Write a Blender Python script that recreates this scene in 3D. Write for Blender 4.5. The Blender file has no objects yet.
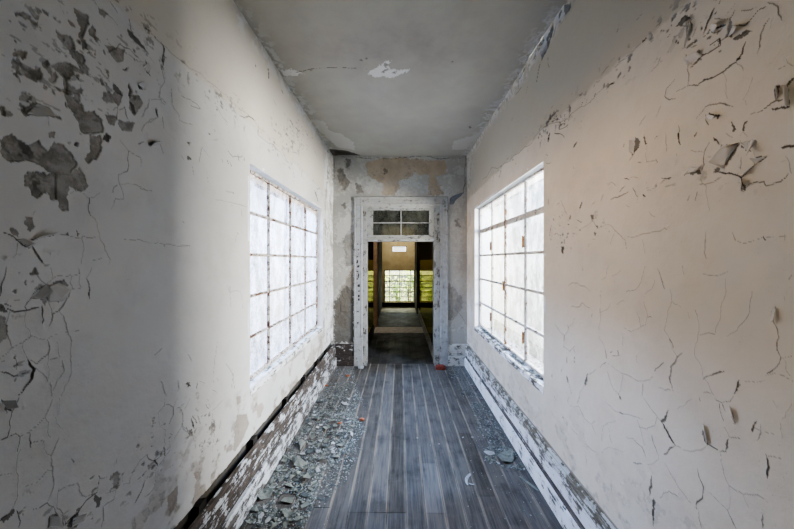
import bpy, bmesh, math, random
import numpy as np
from mathutils import Vector, Matrix, noise as mnoise

random.seed(7)
SC = bpy.context.scene
COL = SC.collection
F = 300.0            # focal length in pixels of the 794 px wide frame
CX, CY = 400.0, 260.0  # vanishing point of the corridor
EYE = 1.732
HW = 1.10            # half width of the corridor
YE = 4.925           # far end wall
HC = 3.439           # ceiling height
YB = -2.6            # back end
REC = 0.085          # window recess

# ------------------------------------------------------------------ helpers
def link(o, parent=None):
    COL.objects.link(o)
    if parent is not None:
        o.parent = parent
    return o

def tag(o, label=None, cat=None, group=None, kind=None):
    if label: o['label'] = label
    if cat: o['category'] = cat
    if group: o['group'] = group
    if kind: o['kind'] = kind
    return o

def empty(name, loc=(0, 0, 0), parent=None):
    o = bpy.data.objects.new(name, None)
    o.location = loc
    o.empty_display_size = .1
    return link(o, parent)

def mesh_obj(name, verts, faces, mat=None, parent=None, smooth=False, mats=None, fmat=None):
    me = bpy.data.meshes.new(name)
    me.from_pydata([tuple(v) for v in verts], [], faces)
    if mats:
        for m in mats: me.materials.append(m)
        if fmat is not None:
            me.polygons.foreach_set('material_index', np.array(fmat, dtype=np.int32))
    elif mat: me.materials.append(mat)
    if smooth:
        me.polygons.foreach_set('use_smooth', np.ones(len(me.polygons), dtype=bool))
    me.update()
    o = bpy.data.objects.new(name, me)
    return link(o, parent)

class MB:
    """collects boxes and polygons into one mesh"""
    def __init__(s): s.v = []; s.f = []
    def box(s, x0, x1, y0, y1, z0, z1, jit=0):
        b = len(s.v)
        j = lambda: random.uniform(-jit, jit) if jit else 0
        for x in (x0, x1):
            for y in (y0, y1):
                for z in (z0, z1):
                    s.v.append((x + j(), y + j(), z + j()))
        for q in ((0, 1, 3, 2), (4, 6, 7, 5), (0, 4, 5, 1), (2, 3, 7, 6), (0, 2, 6, 4), (1, 5, 7, 3)):
            s.f.append([b + k for k in q])
        return s
    def prism(s, prof, axis, a0, a1, seg=1, jit=0):
        """closed profile (list of 2-tuples) extruded along an axis; profile maps to the other two axes in order"""
        n = len(prof); b = len(s.v)
        for k in range(seg + 1):
            a = a0 + (a1 - a0) * k / seg
            for (p, q) in prof:
                p2 = p + (random.uniform(-jit, jit) if jit else 0); q2 = q + (random.uniform(-jit, jit) if jit else 0)
                s.v.append({'x': (a, p2, q2), 'y': (p2, a, q2), 'z': (p2, q2, a)}[axis])
        for k in range(seg):
            for i in range(n):
                j = (i + 1) % n
                s.f.append([b + k*n + i, b + k*n + j, b + (k+1)*n + j, b + (k+1)*n + i])
        s.f.append([b + i for i in range(n)]); s.f.append([b + seg*n + i for i in reversed(range(n))])
        return s
    def build(s, name, mat, parent=None, bevel=0, smooth=False):
        o = mesh_obj(name, s.v, s.f, mat, parent, smooth)
        bm = bmesh.new(); bm.from_mesh(o.data)
        bmesh.ops.recalc_face_normals(bm, faces=bm.faces)
        if bevel:
            es = [e for e in bm.edges if len(e.link_faces) == 2 and e.calc_face_angle(0) > .5]
            bmesh.ops.bevel(bm, geom=es, offset=bevel, segments=2, affect='EDGES', profile=.5, clamp_overlap=True)
        bm.to_mesh(o.data); bm.free()
        return o

# ------------------------------------------------------------------ numpy noise
def _hash(ix, iy, seed):
    h = (ix.astype(np.uint32) * np.uint32(374761393)) + (iy.astype(np.uint32) * np.uint32(668265263)) + np.uint32((seed * 974634777 + 12345) & 0xffffffff)
    h = (h ^ (h >> np.uint32(13))) * np.uint32(1274126177)
    h = (h ^ (h >> np.uint32(15))) * np.uint32(2246822519)
    return (h ^ (h >> np.uint32(16))).astype(np.float64) / 4294967295.0

def vnoise(x, y, seed=0):
    x = np.asarray(x, dtype=np.float64) + 1000; y = np.asarray(y, dtype=np.float64) + 1000
    x, y = np.broadcast_arrays(x, y)
    ix = np.floor(x).astype(np.int64); iy = np.floor(y).astype(np.int64)
    fx = x - ix; fy = y - iy
    fx = fx*fx*(3-2*fx); fy = fy*fy*(3-2*fy)
    a = _hash(ix, iy, seed); b = _hash(ix+1, iy, seed); c = _hash(ix, iy+1, seed); d = _hash(ix+1, iy+1, seed)
    return (a*(1-fx)+b*fx)*(1-fy) + (c*(1-fx)+d*fx)*fy

def fbm(x, y, seed=0, oct=4):
    s = 0; w = .5; t = 0
    for k in range(oct):
        s = s + w*vnoise(x*2**k, y*2**k, seed+k*17); t += w; w *= .5
    return s/t

def sstep(a, b, x):
    t = np.clip((x-a)/(b-a), 0, 1)
    return t*t*(3-2*t)

# ------------------------------------------------------------------ shader helpers
class NT:
    def __init__(s, name):
        s.m = bpy.data.materials.new(name); s.m.use_nodes = True
        s.t = s.m.node_tree; s.n = s.t.nodes; s.l = s.t.links
        s.n.clear()
        s.out = s.n.new('ShaderNodeOutputMaterial')
    def node(s, typ, **kw):
        n = s.n.new(typ)
        for k, v in kw.items(): setattr(n, k, v)
        return n
    def put(s, sock, v):
        if isinstance(v, bpy.types.NodeSocket): s.l.new(v, sock)
        else:
            if isinstance(v, (tuple, list)) and len(v) == 3 and sock.type == 'RGBA': v = (*v, 1)
            sock.default_value = v
    def pos(s):
        return s.node('ShaderNodeNewGeometry').outputs['Position']
    def sep(s, v):
        n = s.node('ShaderNodeSeparateXYZ'); s.put(n.inputs[0], v); return n.outputs
    def math(s, op, a, b=0.0, c=0.0, clamp=False):
        n = s.node('ShaderNodeMath', operation=op, use_clamp=clamp)
        s.put(n.inputs[0], a); s.put(n.inputs[1], b)
        if op in ('MULTIPLY_ADD', 'COMPARE', 'SMOOTH_MIN'): s.put(n.inputs[2], c)
        return n.outputs[0]
    def rng(s, v, a, b, c=0.0, d=1.0, smooth=True):
        n = s.node('ShaderNodeMapRange', interpolation_type='SMOOTHSTEP' if smooth else 'LINEAR')
        for i, q in enumerate((v, a, b, c, d)): s.put(n.inputs[i], q)
        return n.outputs[0]
    def mapping(s, v, scale=(1, 1, 1), loc=(0, 0, 0), rot=(0, 0, 0)):
        n = s.node('ShaderNodeMapping'); s.put(n.inputs['Vector'], v)
        n.inputs['Scale'].default_value = scale; n.inputs['Location'].default_value = loc; n.inputs['Rotation'].default_value = rot
        return n.outputs[0]
    def noise(s, v, scale, detail=4, rough=.55, dist=0.0):
        n = s.node('ShaderNodeTexNoise'); s.put(n.inputs['Vector'], v)
        n.inputs['Scale'].default_value = scale; n.inputs['Detail'].default_value = detail
        n.inputs['Roughness'].default_value = rough; n.inputs['Distortion'].default_value = dist
        return n.outputs[0]
    def voro(s, v, scale, feature='DISTANCE_TO_EDGE', out=0):
        n = s.node('ShaderNodeTexVoronoi', feature=feature); s.put(n.inputs['Vector'], v); n.inputs['Scale'].default_value = scale
        return n.outputs[out]
    def mix(s, f, a, b, mode='MIX'):
        n = s.node('ShaderNodeMix', data_type='RGBA', blend_type=mode)
        s.put(n.inputs[0], f); s.put(n.inputs[6], a); s.put(n.inputs[7], b)
        return n.outputs[2]
    def bump(s, h, strength=.3, dist=.01, normal=None):
        n = s.node('ShaderNodeBump'); n.inputs['Strength'].default_value = strength; n.inputs['Distance'].default_value = dist
        s.put(n.inputs['Height'], h)
        if normal is not None: s.put(n.inputs['Normal'], normal)
        return n.outputs[0]
    def bsdf(s, color, rough=.8, normal=None, spec=.3, **kw):
        n = s.node('ShaderNodeBsdfPrincipled')
        s.put(n.inputs['Base Color'], color); s.put(n.inputs['Roughness'], rough); s.put(n.inputs['Specular IOR Level'], spec)
        if normal is not None: s.put(n.inputs['Normal'], normal)
        for k, v in kw.items(): s.put(n.inputs[k], v)
        return n.outputs[0]
    def done(s, shader):
        s.l.new(shader, s.out.inputs[0]); return s.m

def srgb(r, g, b):
    f = lambda c: (c/255/12.92) if c/255 <= .04045 else ((c/255+.055)/1.055)**2.4
    return (f(r), f(g), f(b))

# ------------------------------------------------------------------ materials
def mat_wall(name, paint1, paint2, upper, plaster1, plaster2, tan, pale, band=2.72, ambient_dirt=.25):
    t = NT(name); P = t.pos(); z = t.sep(P)[2]
    at = t.node('ShaderNodeAttribute', attribute_name='wear')
    rgb = t.sep(at.outputs['Color']); A = at.outputs['Alpha']
    big = t.noise(P, 1.1, 5, .6); mid = t.noise(P, 5, 6, .65); fine = t.noise(P, 45, 4, .6)
    col = t.mix(t.rng(big, .35, .68), paint1, paint2)
    col = t.mix(t.math('MULTIPLY', t.rng(mid, .45, .75), ambient_dirt), col, tuple(c*.72 for c in paint2))
    # upper colour band, ragged lower edge
    zz = t.math('MULTIPLY_ADD', mid, .10, z)
    col = t.mix(t.math('MULTIPLY', t.rng(zz, band+.035, band+.065), .8), col, upper)
    # fine speckle of dirt
    sp = t.noise(P, 160, 2, .5)
    col = t.mix(t.math('MULTIPLY', t.rng(sp, .66, .74), t.rng(mid, .45, .6, 0, .35)), col, tuple(c*.5 for c in paint2))
    tcol = t.mix(t.rng(mid, .35, .65), tan, tuple(c*.78 for c in tan))
    col = t.mix(rgb[2], col, tcol)
    pcol = t.mix(t.rng(t.noise(P, 22, 5, .7), .38, .62), plaster1, plaster2)
    col = t.mix(rgb[0], col, pcol)
    col = t.mix(A, col, pale)
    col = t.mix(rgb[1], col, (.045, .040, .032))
    h = t.math('ADD', t.math('MULTIPLY', fine, .35), t.math('MULTIPLY', t.noise(P, 14, 5, .6), .8))
    h = t.math('ADD', h, t.math('MULTIPLY', rgb[0], t.math('MULTIPLY', t.noise(P, 90, 3, .7), 1.2)))
    nrm = t.bump(h, .28, .012)
    return t.done(t.bsdf(col, .82, nrm, .25))

def mat_peeled(name, paint, wood1, wood2, axis='y', amount=.5, scale=1.0, rust=False, rough=.75, seedoff=0.0, lowz=None):
    """paint flaking off weathered wood or metal; streaks run along an axis"""
    t = NT(name); P = t.mapping(t.pos(), loc=(seedoff, seedoff*1.7, seedoff*.6))
    sc = {'y': (1, .10, 1), 'x': (.12, 1, 1), 'z': (1, 1, .12), 'n': (1, 1, 1)}[axis]
    V = t.mapping(P, sc)
    n1 = t.noise(V, 34*scale, 9, .70, .8); n2 = t.noise(P, 9*scale, 7, .70); n3 = t.noise(V, 75*scale, 4, .7)
    k = t.math('ADD', t.math('MULTIPLY', n1, .5), t.math('MULTIPLY', n2, .5))
    c = .5 - (amount-.5)*.30
    m = t.rng(k, c-.012, c+.018)        # 1 where the wood is bare
    wood = t.mix(t.rng(n3, .35, .65), wood1, wood2)
    if rust:
        wood = t.mix(t.rng(t.noise(P, 40, 4, .7), .4, .6), wood, srgb(70, 45, 32))
    pc = t.mix(t.rng(n2, .4, .65), paint, tuple(c_*.8 for c_ in paint))
    cracks = t.rng(t.noise(V, 110*scale, 3, .6), .62, .68)
    pc = t.mix(t.math('MULTIPLY', cracks, .7), pc, tuple(c_*.45 for c_ in paint))
    col = t.mix(m, pc, wood)
    h = t.math('ADD', t.math('SUBTRACT', 1.0, m), t.math('MULTIPLY', n3, .5))
    return t.done(t.bsdf(col, rough, t.bump(h, .55, .004), .25))

def mat_plain(name, c1, c2, scale=12, rough=.8, bumpd=.003, spec=.25, **kw):
    t = NT(name); P = t.pos()
    n = t.noise(P, scale, 5, .6)
    col = t.mix(t.rng(n, .35, .65), c1, c2)
    return t.done(t.bsdf(col, rough, t.bump(t.noise(P, scale*6, 3, .6), .4, bumpd), spec, **kw))

def mat_floor(name, c_dark, c_mid, c_seam, x0=-.09, w=.133, hall=False):
    t = NT(name); P = t.pos(); s = t.sep(P)
    at = t.node('ShaderNodeAttribute', attribute_name='tone').outputs['Fac']
    u = t.math('DIVIDE', t.math('SUBTRACT', s[0], x0-.0), w)
    fr = t.math('FRACT', t.math('ADD', u, 100.0))
    grain = t.noise(t.mapping(P, (1, .035, 1)), 85, 6, .65, .3)
    g2 = t.noise(t.mapping(P, (1, .12, 1)), 22, 5, .6)
    blot = t.noise(P, 3.2, 5, .6)
    col = t.mix(t.rng(t.math('ADD', t.math('MULTIPLY', grain, .7), t.math('MULTIPLY', g2, .45)), .40, .70), c_dark, c_mid)
    col = t.mix(t.math('MULTIPLY', t.rng(at, .0, 1.0, 0, 1, False), .75), t.mix(.55, col, (0, 0, 0)), t.mix(.22, col, srgb(165, 168, 176)))
    # darker blotches
    col = t.mix(t.math('MULTIPLY', t.rng(blot, .52, .7), .5), col, tuple(c*.45 for c in c_dark))
    # dusty pale seam edges
    ed = t.math('MINIMUM', fr, t.math('SUBTRACT', 1.0, fr))
    brk = t.noise(t.mapping(P, (3, .5, 1)), 6, 4, .6)
    edge = t.math('MULTIPLY', t.rng(t.math('MULTIPLY_ADD', grain, .10, ed), .165, .06), t.rng(brk, .30, .62))
    col = t.mix(t.math('MULTIPLY', edge, .60), col, c_seam)
    # dust near the sides and blown grit
    dust = t.math('MULTIPLY', t.rng(t.noise(P, 9, 6, .7), .48, .72), .22)
    col = t.mix(dust, col, tuple(c*1.25 for c in c_mid))
    spk = t.rng(t.noise(P, 210, 2, .5), .72, .76)
    col = t.mix(t.math('MULTIPLY', spk, .5), col, srgb(150, 152, 150))
    h = t.math('ADD', grain, t.math('MULTIPLY', edge, .4))
    return t.done(t.bsdf(col, t.rng(blot, .3, .7, .5, .72), t.bump(h, .35, .004), .35))
# light settings
SKY = 2.6
LAMPS = [
    ('sky_glow_right_low', (3.2, 2.74, 1.95), (-1.1, 2.6, 1.8), .75, .7, 560, (1, .95, .86)),
    ('sky_glow_right_high', (3.1, 2.62, 3.6), (-.8, 2.7, .4), .35, .9, 270, (.42, .64, 1)),
    ('sky_glow_left_low', (-3.2, 3.25, 2.3), (1.1, 2.0, 1.7), .9, .6, 165, (1, .64, .30)),
    ('sky_glow_left_high', (-3.1, 3.4, 3.6), (.9, 2.6, .3), .9, .9, 820, (.34, .58, 1)),
    ('warm_glow_behind', (-2.7, -2.3, 1.95), (1.1, 1.75, 1.8), .7, .35, 4.5, (1, .66, .32)),  # added warm fill, shines through the unseen back opening
    ('side_room_lamp', (-1.5, 7.4, 2.85), (-1.2, 7.4, 0), .8, .8, 24, (1, .92, .80)),  # added fill standing in for light from the side opening
    ('hall_end_lamp', (0, 10.0, 2.8), (0, 11.2, 1.6), .5, .3, 15, (1, .98, .90)),  # added fill to brighten the end wall, no fixture there
    ('garden_light', (0, 13.6, 4.6), (0, 14.0, 0), 3.0, 2.0, 2300, (1, .97, .70)),  # added fill above the bushes to brighten the far window view
]
VIEW = ('AgX', 'AgX - Medium High Contrast', 0.15)
# ------------------------------------------------------------------ traced damage and flake shadows (pixel coordinates of 4x crops, mapped onto the real wall planes)
LO = {1: (0, 0), 2: (0, 132), 3: (0, 264), 4: (0, 396), 5: (140, 0), 6: (140, 132), 7: (140, 264), 8: (140, 396)}
RO = {1: (596, 0), 2: (596, 132), 3: (596, 264), 4: (596, 396), 5: (460, 0), 6: (460, 132), 7: (460, 264), 8: (460, 396)}

def parse(txt):
    """'k w x,y x,y ...' per line -> (crop, width, points)"""
    out = []
    for ln in txt.strip().splitlines():
        for item in ln.split(';'):
            p = item.split()
            if not p: continue
            out.append((int(p[0]), p[1], [tuple(float(q) for q in s.split(',')) for s in p[2:]]))
    return out

LEFT_POLY = parse('''
1 b 60,50 85,45 110,55 130,80 150,85 145,100 130,92 115,80 95,80 80,68 65,72
1 b 55,210 75,200 105,200 108,235 90,235 78,220 50,222
1 b 108,300 130,290 150,268 168,275 165,320 140,322 110,312
1 b 180,245 195,240 203,265 195,280 180,268
1 b 0,420 18,418 20,440 45,445 58,462 45,470 0,458
1 b 228,122 245,140 280,145 295,170 300,205 330,215 345,240 335,268 315,265 303,240 285,232 265,190 232,155
1 b 300,45 330,50 355,75 345,105 330,145 345,165 350,200 335,205 322,160 310,150 320,115 305,85
1 b 355,110 375,105 380,140 405,170 385,165 350,130
1 b 385,30 410,35 430,55 415,68 395,55
1 b 230,245 265,250 295,265 298,300 275,325 285,380 330,420 345,455 385,450 415,485 415,535 330,535 310,470 280,430 265,370 255,320 230,285
1 b 305,295 320,300 318,325 305,318
1 b 420,190 460,185 500,200 495,240 470,250 440,220
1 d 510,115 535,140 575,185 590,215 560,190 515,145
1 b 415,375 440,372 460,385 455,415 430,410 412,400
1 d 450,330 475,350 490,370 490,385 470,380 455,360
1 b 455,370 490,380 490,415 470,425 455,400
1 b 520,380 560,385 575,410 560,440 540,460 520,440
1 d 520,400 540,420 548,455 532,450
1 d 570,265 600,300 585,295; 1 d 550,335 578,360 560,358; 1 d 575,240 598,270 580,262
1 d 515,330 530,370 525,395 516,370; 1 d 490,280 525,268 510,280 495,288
1 b 425,460 470,470 465,505 440,500
1 b 470,480 540,490 530,528 490,520
1 d 95,445 140,405 150,410 145,425 105,455
2 b 0,30 45,5 85,30 120,50 155,40 165,60 190,75 215,40 260,55 290,100 305,120 300,145 285,150 275,165 275,240 262,262 275,320 240,315 225,285 195,270 190,240 165,240 150,265 125,245 118,225 95,215 92,175 130,160 175,160 185,175 200,165 150,130 110,110 70,118 40,128 0,95
2 b 275,160 315,140 335,170 345,215 320,240 300,235 275,215
2 b 365,10 405,15 408,75 390,110 350,125 345,110 362,85
2 d 410,30 430,5 450,20 435,35
2 b 180,0 220,0 215,25 190,20
2 b 95,340 125,338 140,375 125,395 108,380
2 b 30,385 55,380 80,395 75,420 45,405
2 d 300,40 315,42 312,58 298,52
2 d 600,45 640,38 635,50 600,58
2 d 745,38 765,42 757,55; 2 d 750,95 768,108 748,112
2 d 270,400 285,415 265,415; 2 d 308,395 320,415 310,418
3 d 745,470 758,475 758,495 748,490
3 b 0,200 25,215 32,270 20,310 0,330
3 d 0,160 20,165 32,200 10,195 0,190
3 b 165,95 185,85 195,130 190,170 165,150
3 b 215,75 260,60 280,80 270,110 240,150 215,120
4 d 0,10 25,40 40,62 15,50 0,30; 4 d 0,490 40,460 60,450 50,480 10,510
4 d 200,480 225,470 250,528 195,528; 4 d 280,495 315,465 310,528 270,528
4 d 380,395 405,400 400,440 385,445
8 t 390,75 430,70 440,110 420,160 385,220 375,215 380,150
8 t 385,5 405,0 405,30 390,35
8 t 215,310 235,300 240,320 225,340
8 t 205,430 240,375 250,400 225,440
8 t 280,350 330,310 345,325 290,370
8 t 110,400 150,360 150,430 120,470
7 p 556,405 600,377 645,343 655,348 640,362 612,386 572,415
''')
LEFT_CRACK = parse('''
1 3 440,5 470,50; 1 4 515,75 520,120 560,180 595,220; 1 2.5 375,0 390,30 430,60 470,100; 1 3 240,20 255,55; 1 2 45,280 70,300 80,330; 1 3 75,305 82,330
1 2.5 95,455 140,465 190,468; 1 3 140,405 175,430 190,465; 1 2 115,375 130,390; 1 1.5 190,465 193,505; 1 3 455,445 472,430 470,480; 1 3 480,440 500,430 515,480
1 2 385,270 400,280 420,310 450,335; 1 3 480,180 520,200 560,240; 1 2 500,210 540,240 575,250; 1 3 430,210 455,195 480,175 505,210
1 2 570,470 580,455 600,400; 1 4 625,435 632,470; 1 2 630,470 580,500 570,525; 1 1.5 605,400 640,400 660,420
1 3.5 650,180 655,235 648,270; 1 2 645,235 660,330 640,360 635,390 665,415
2 5 0,400 50,418 75,440 110,435 140,430 215,412; 2 2 215,412 260,412 290,420 325,430 330,418 400,422
2 5 65,430 85,450 115,465; 2 1.6 70,440 65,480 50,510; 2 3.5 130,455 150,490 175,528; 2 1.6 325,430 335,470 325,528; 2 1.6 400,420 420,460 445,510 440,528
2 4 355,265 352,295 362,335; 2 1.6 362,335 380,350 390,390 400,418; 2 2 280,245 310,235 335,250 350,265 375,262 400,242
2 3 515,75 515,130 508,160 480,170; 2 1 475,170 480,210 492,240 495,270 460,268 445,310; 2 2 485,212 520,205 545,212 580,230 608,232; 2 3 450,245 455,225 470,215
2 2 480,30 495,50 515,75; 2 1 515,75 565,100 565,140; 2 3 555,48 578,42; 2 2 725,90 735,110; 2 1.5 770,140 775,160; 2 .8 500,430 600,445 660,450 700,455 760,455
2 2 640,50 655,85; 2 2 590,0 597,15; 2 2 130,330 138,315; 2 1.3 375,515 410,505
3 4 25,15 15,60 5,110 0,130; 3 2.5 140,15 160,60 185,80 210,60 205,15; 3 2 210,60 240,48 320,38 318,15
3 5 185,80 160,100 125,140 100,170 110,185; 3 3 200,85 190,130 205,170 210,200; 3 2 285,40 285,75 295,100 325,95 320,45
3 4 350,55 360,100 362,140; 3 1.5 370,15 350,55; 3 3 290,105 265,150 240,185 215,200 200,250
3 1.2 240,185 265,235 275,270 290,310 290,440 265,490 245,528; 3 1.5 275,270 190,305 125,290 105,250 105,190; 3 .8 320,265 275,270
3 5 170,170 170,240; 3 5 30,180 60,190 100,185 160,175; 3 8 0,180 20,160 45,170
3 2 40,195 30,290 50,335 125,290; 3 2 50,335 15,370 0,380; 3 2.5 190,305 195,360 150,400 110,385 90,340 95,310 125,290
3 6 110,385 140,420 130,460 75,525; 3 2 195,360 200,440 195,470 160,430 140,415; 3 1 230,310 240,375 200,385; 3 1 250,385 260,430 230,470 215,510
3 4 0,430 60,450 140,430; 3 3 60,380 70,420; 3 1.5 645,470 660,515 668,528; 3 2 715,465 712,510; 3 1 620,365 645,340; 3 3 225,85 235,110; 3 3 245,70 262,95
3 1.5 205,470 210,528
4 4 75,5 50,60 40,130 30,165 0,180; 4 7 5,20 30,50 50,60; 4 4 30,165 60,150 80,165 72,225; 4 2 80,165 120,145 180,85 215,10
4 4 120,150 125,205; 4 3 180,85 200,105 195,140 205,170; 4 1 240,5 240,75; 4 .8 225,85 248,130; 4 2.5 235,170 205,240 180,215 175,180 130,190
4 2 205,240 212,300 212,370 195,420; 4 1.5 212,300 190,300 150,345 75,380; 4 2.5 85,215 65,310 70,380 55,440 0,510; 4 1 0,320 45,310
4 8 30,470 0,500; 4 5 65,460 75,528; 4 3 135,455 190,430 215,445 235,490 255,520; 4 3 235,370 230,450 260,520; 4 1.2 235,380 310,348 345,405 380,390
4 5 260,515 300,480 345,420 390,385; 4 1.5 390,385 400,330 430,325; 4 2 415,440 455,415 465,375 420,390; 4 2 415,440 415,480 405,525
4 1.5 465,375 520,350 535,300 560,260 590,235; 4 2 455,330 460,355; 4 1.3 490,315 492,345; 4 1 470,250 468,270; 4 3 290,252 297,265
4 3 590,235 610,260 640,245 665,185; 4 2 620,300 650,260 680,220 680,180; 4 6 615,260 630,280; 4 5 540,430 560,390 580,340; 4 2 580,405 620,360 620,305
4 2 660,10 660,35 635,65 640,120 665,140 658,190; 4 1.5 665,35 695,45 710,10; 4 3 695,45 695,75 680,110; 4 2 715,45 732,70 730,120 700,170; 4 2 735,120 760,140 780,180; 4 2 760,10 740,50; 4 4 770,80 790,110
4 4 95,50 108,42; 4 4 395,320 402,330; 4 4 455,355 460,362; 4 3 655,205 660,240; 4 3 685,150 690,158
5 1.8 0,90 50,145 100,190 150,235 195,275 245,300 330,375 380,420 440,470 500,528
5 4 20,115 35,125; 5 3 50,145 60,150; 5 4 80,170 95,195 88,260; 5 3 95,195 90,230 105,232; 5 1.5 90,270 98,320 80,355 75,385 105,415; 5 1.5 125,350 130,420 155,455 158,485
5 3 165,385 200,400 240,435 205,425; 5 6 65,430 70,445; 5 2 70,470 20,500 10,525; 5 4 90,470 98,520; 5 2 260,365 262,390; 5 3 310,430 330,470 350,490; 5 5 325,410 335,425; 5 2 370,370 385,385
5 4 400,465 425,470 460,485; 5 4 460,250 463,275; 5 4 510,270 515,320; 5 4 535,400 545,425; 5 4 385,50 392,65; 5 3 600,480 610,500; 5 3 620,510 640,525; 5 1.2 160,480 210,500; 5 3 565,360 572,375
6 1.5 235,120 245,60 280,105; 6 3 350,75 370,100 410,95; 6 5 390,90 395,120; 6 5 415,95 415,115; 6 5 325,110 330,122; 6 5 360,120 366,138; 6 4 350,115 352,128; 6 2 290,30 310,30; 6 5 275,5 280,10
6 2 340,235 375,250; 6 4 372,243 376,252; 6 4 365,290 368,298; 6 1.5 405,300 408,350; 6 2 390,400 380,450; 6 4 388,405 394,412; 6 4 170,360 174,364; 6 1.2 0,228 45,235; 6 2 95,450 100,460; 6 1 160,455 198,458; 6 1.2 270,180 270,200; 6 1 210,145 215,175
6 2 470,10 530,50 560,80 590,125 610,170 620,215; 6 3 575,90 600,130; 6 4 700,235 715,280; 6 3 610,80 640,100; 6 1.5 300,270 430,300; 6 3 605,10 620,40; 6 3 615,160 620,200
7 1.5 360,85 365,180; 7 1 350,90 360,115 400,110 412,180; 7 1 310,310 300,400 295,480; 7 1 345,400 375,440 370,500; 7 1 370,420 380,500; 7 1.5 85,470 100,520; 7 2 150,465 155,500; 7 7 180,480 200,490; 7 3 230,470 225,500; 7 1.5 235,470 260,480; 7 3 290,505 310,520; 7 3 308,458 316,468
7 1 190,360 205,390; 7 1 60,365 90,335
8 2 165,55 170,120 210,150 225,170 222,210; 8 5 205,90 215,130; 8 2 180,30 150,50; 8 4 260,35 275,50; 8 2 290,70 285,110 300,95; 8 3 270,15 280,45; 8 3 230,80 240,110; 8 4 205,130 210,150; 8 3 185,125 200,160; 8 1 330,20 290,60; 8 1 300,100 290,220
''')
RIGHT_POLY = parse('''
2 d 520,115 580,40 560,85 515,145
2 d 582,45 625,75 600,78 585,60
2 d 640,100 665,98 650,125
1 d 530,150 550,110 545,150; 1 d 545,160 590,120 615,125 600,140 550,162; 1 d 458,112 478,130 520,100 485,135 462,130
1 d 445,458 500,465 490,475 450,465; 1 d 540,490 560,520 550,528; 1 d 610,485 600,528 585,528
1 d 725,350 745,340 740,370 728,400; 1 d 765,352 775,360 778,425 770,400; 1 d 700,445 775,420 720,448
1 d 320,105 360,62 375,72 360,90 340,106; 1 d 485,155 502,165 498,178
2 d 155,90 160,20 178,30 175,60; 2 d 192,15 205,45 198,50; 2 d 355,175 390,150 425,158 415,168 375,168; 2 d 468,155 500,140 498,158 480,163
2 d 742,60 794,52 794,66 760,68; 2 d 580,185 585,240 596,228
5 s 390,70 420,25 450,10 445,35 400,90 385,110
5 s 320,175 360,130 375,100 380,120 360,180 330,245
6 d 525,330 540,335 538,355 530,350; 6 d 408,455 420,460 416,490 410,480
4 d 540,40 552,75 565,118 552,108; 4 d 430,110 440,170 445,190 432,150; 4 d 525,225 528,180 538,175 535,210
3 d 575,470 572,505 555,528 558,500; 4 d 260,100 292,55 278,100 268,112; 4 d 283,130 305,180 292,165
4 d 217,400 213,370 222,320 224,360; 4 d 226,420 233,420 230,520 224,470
7 d 500,480 512,440 514,465 504,490
''')
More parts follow.
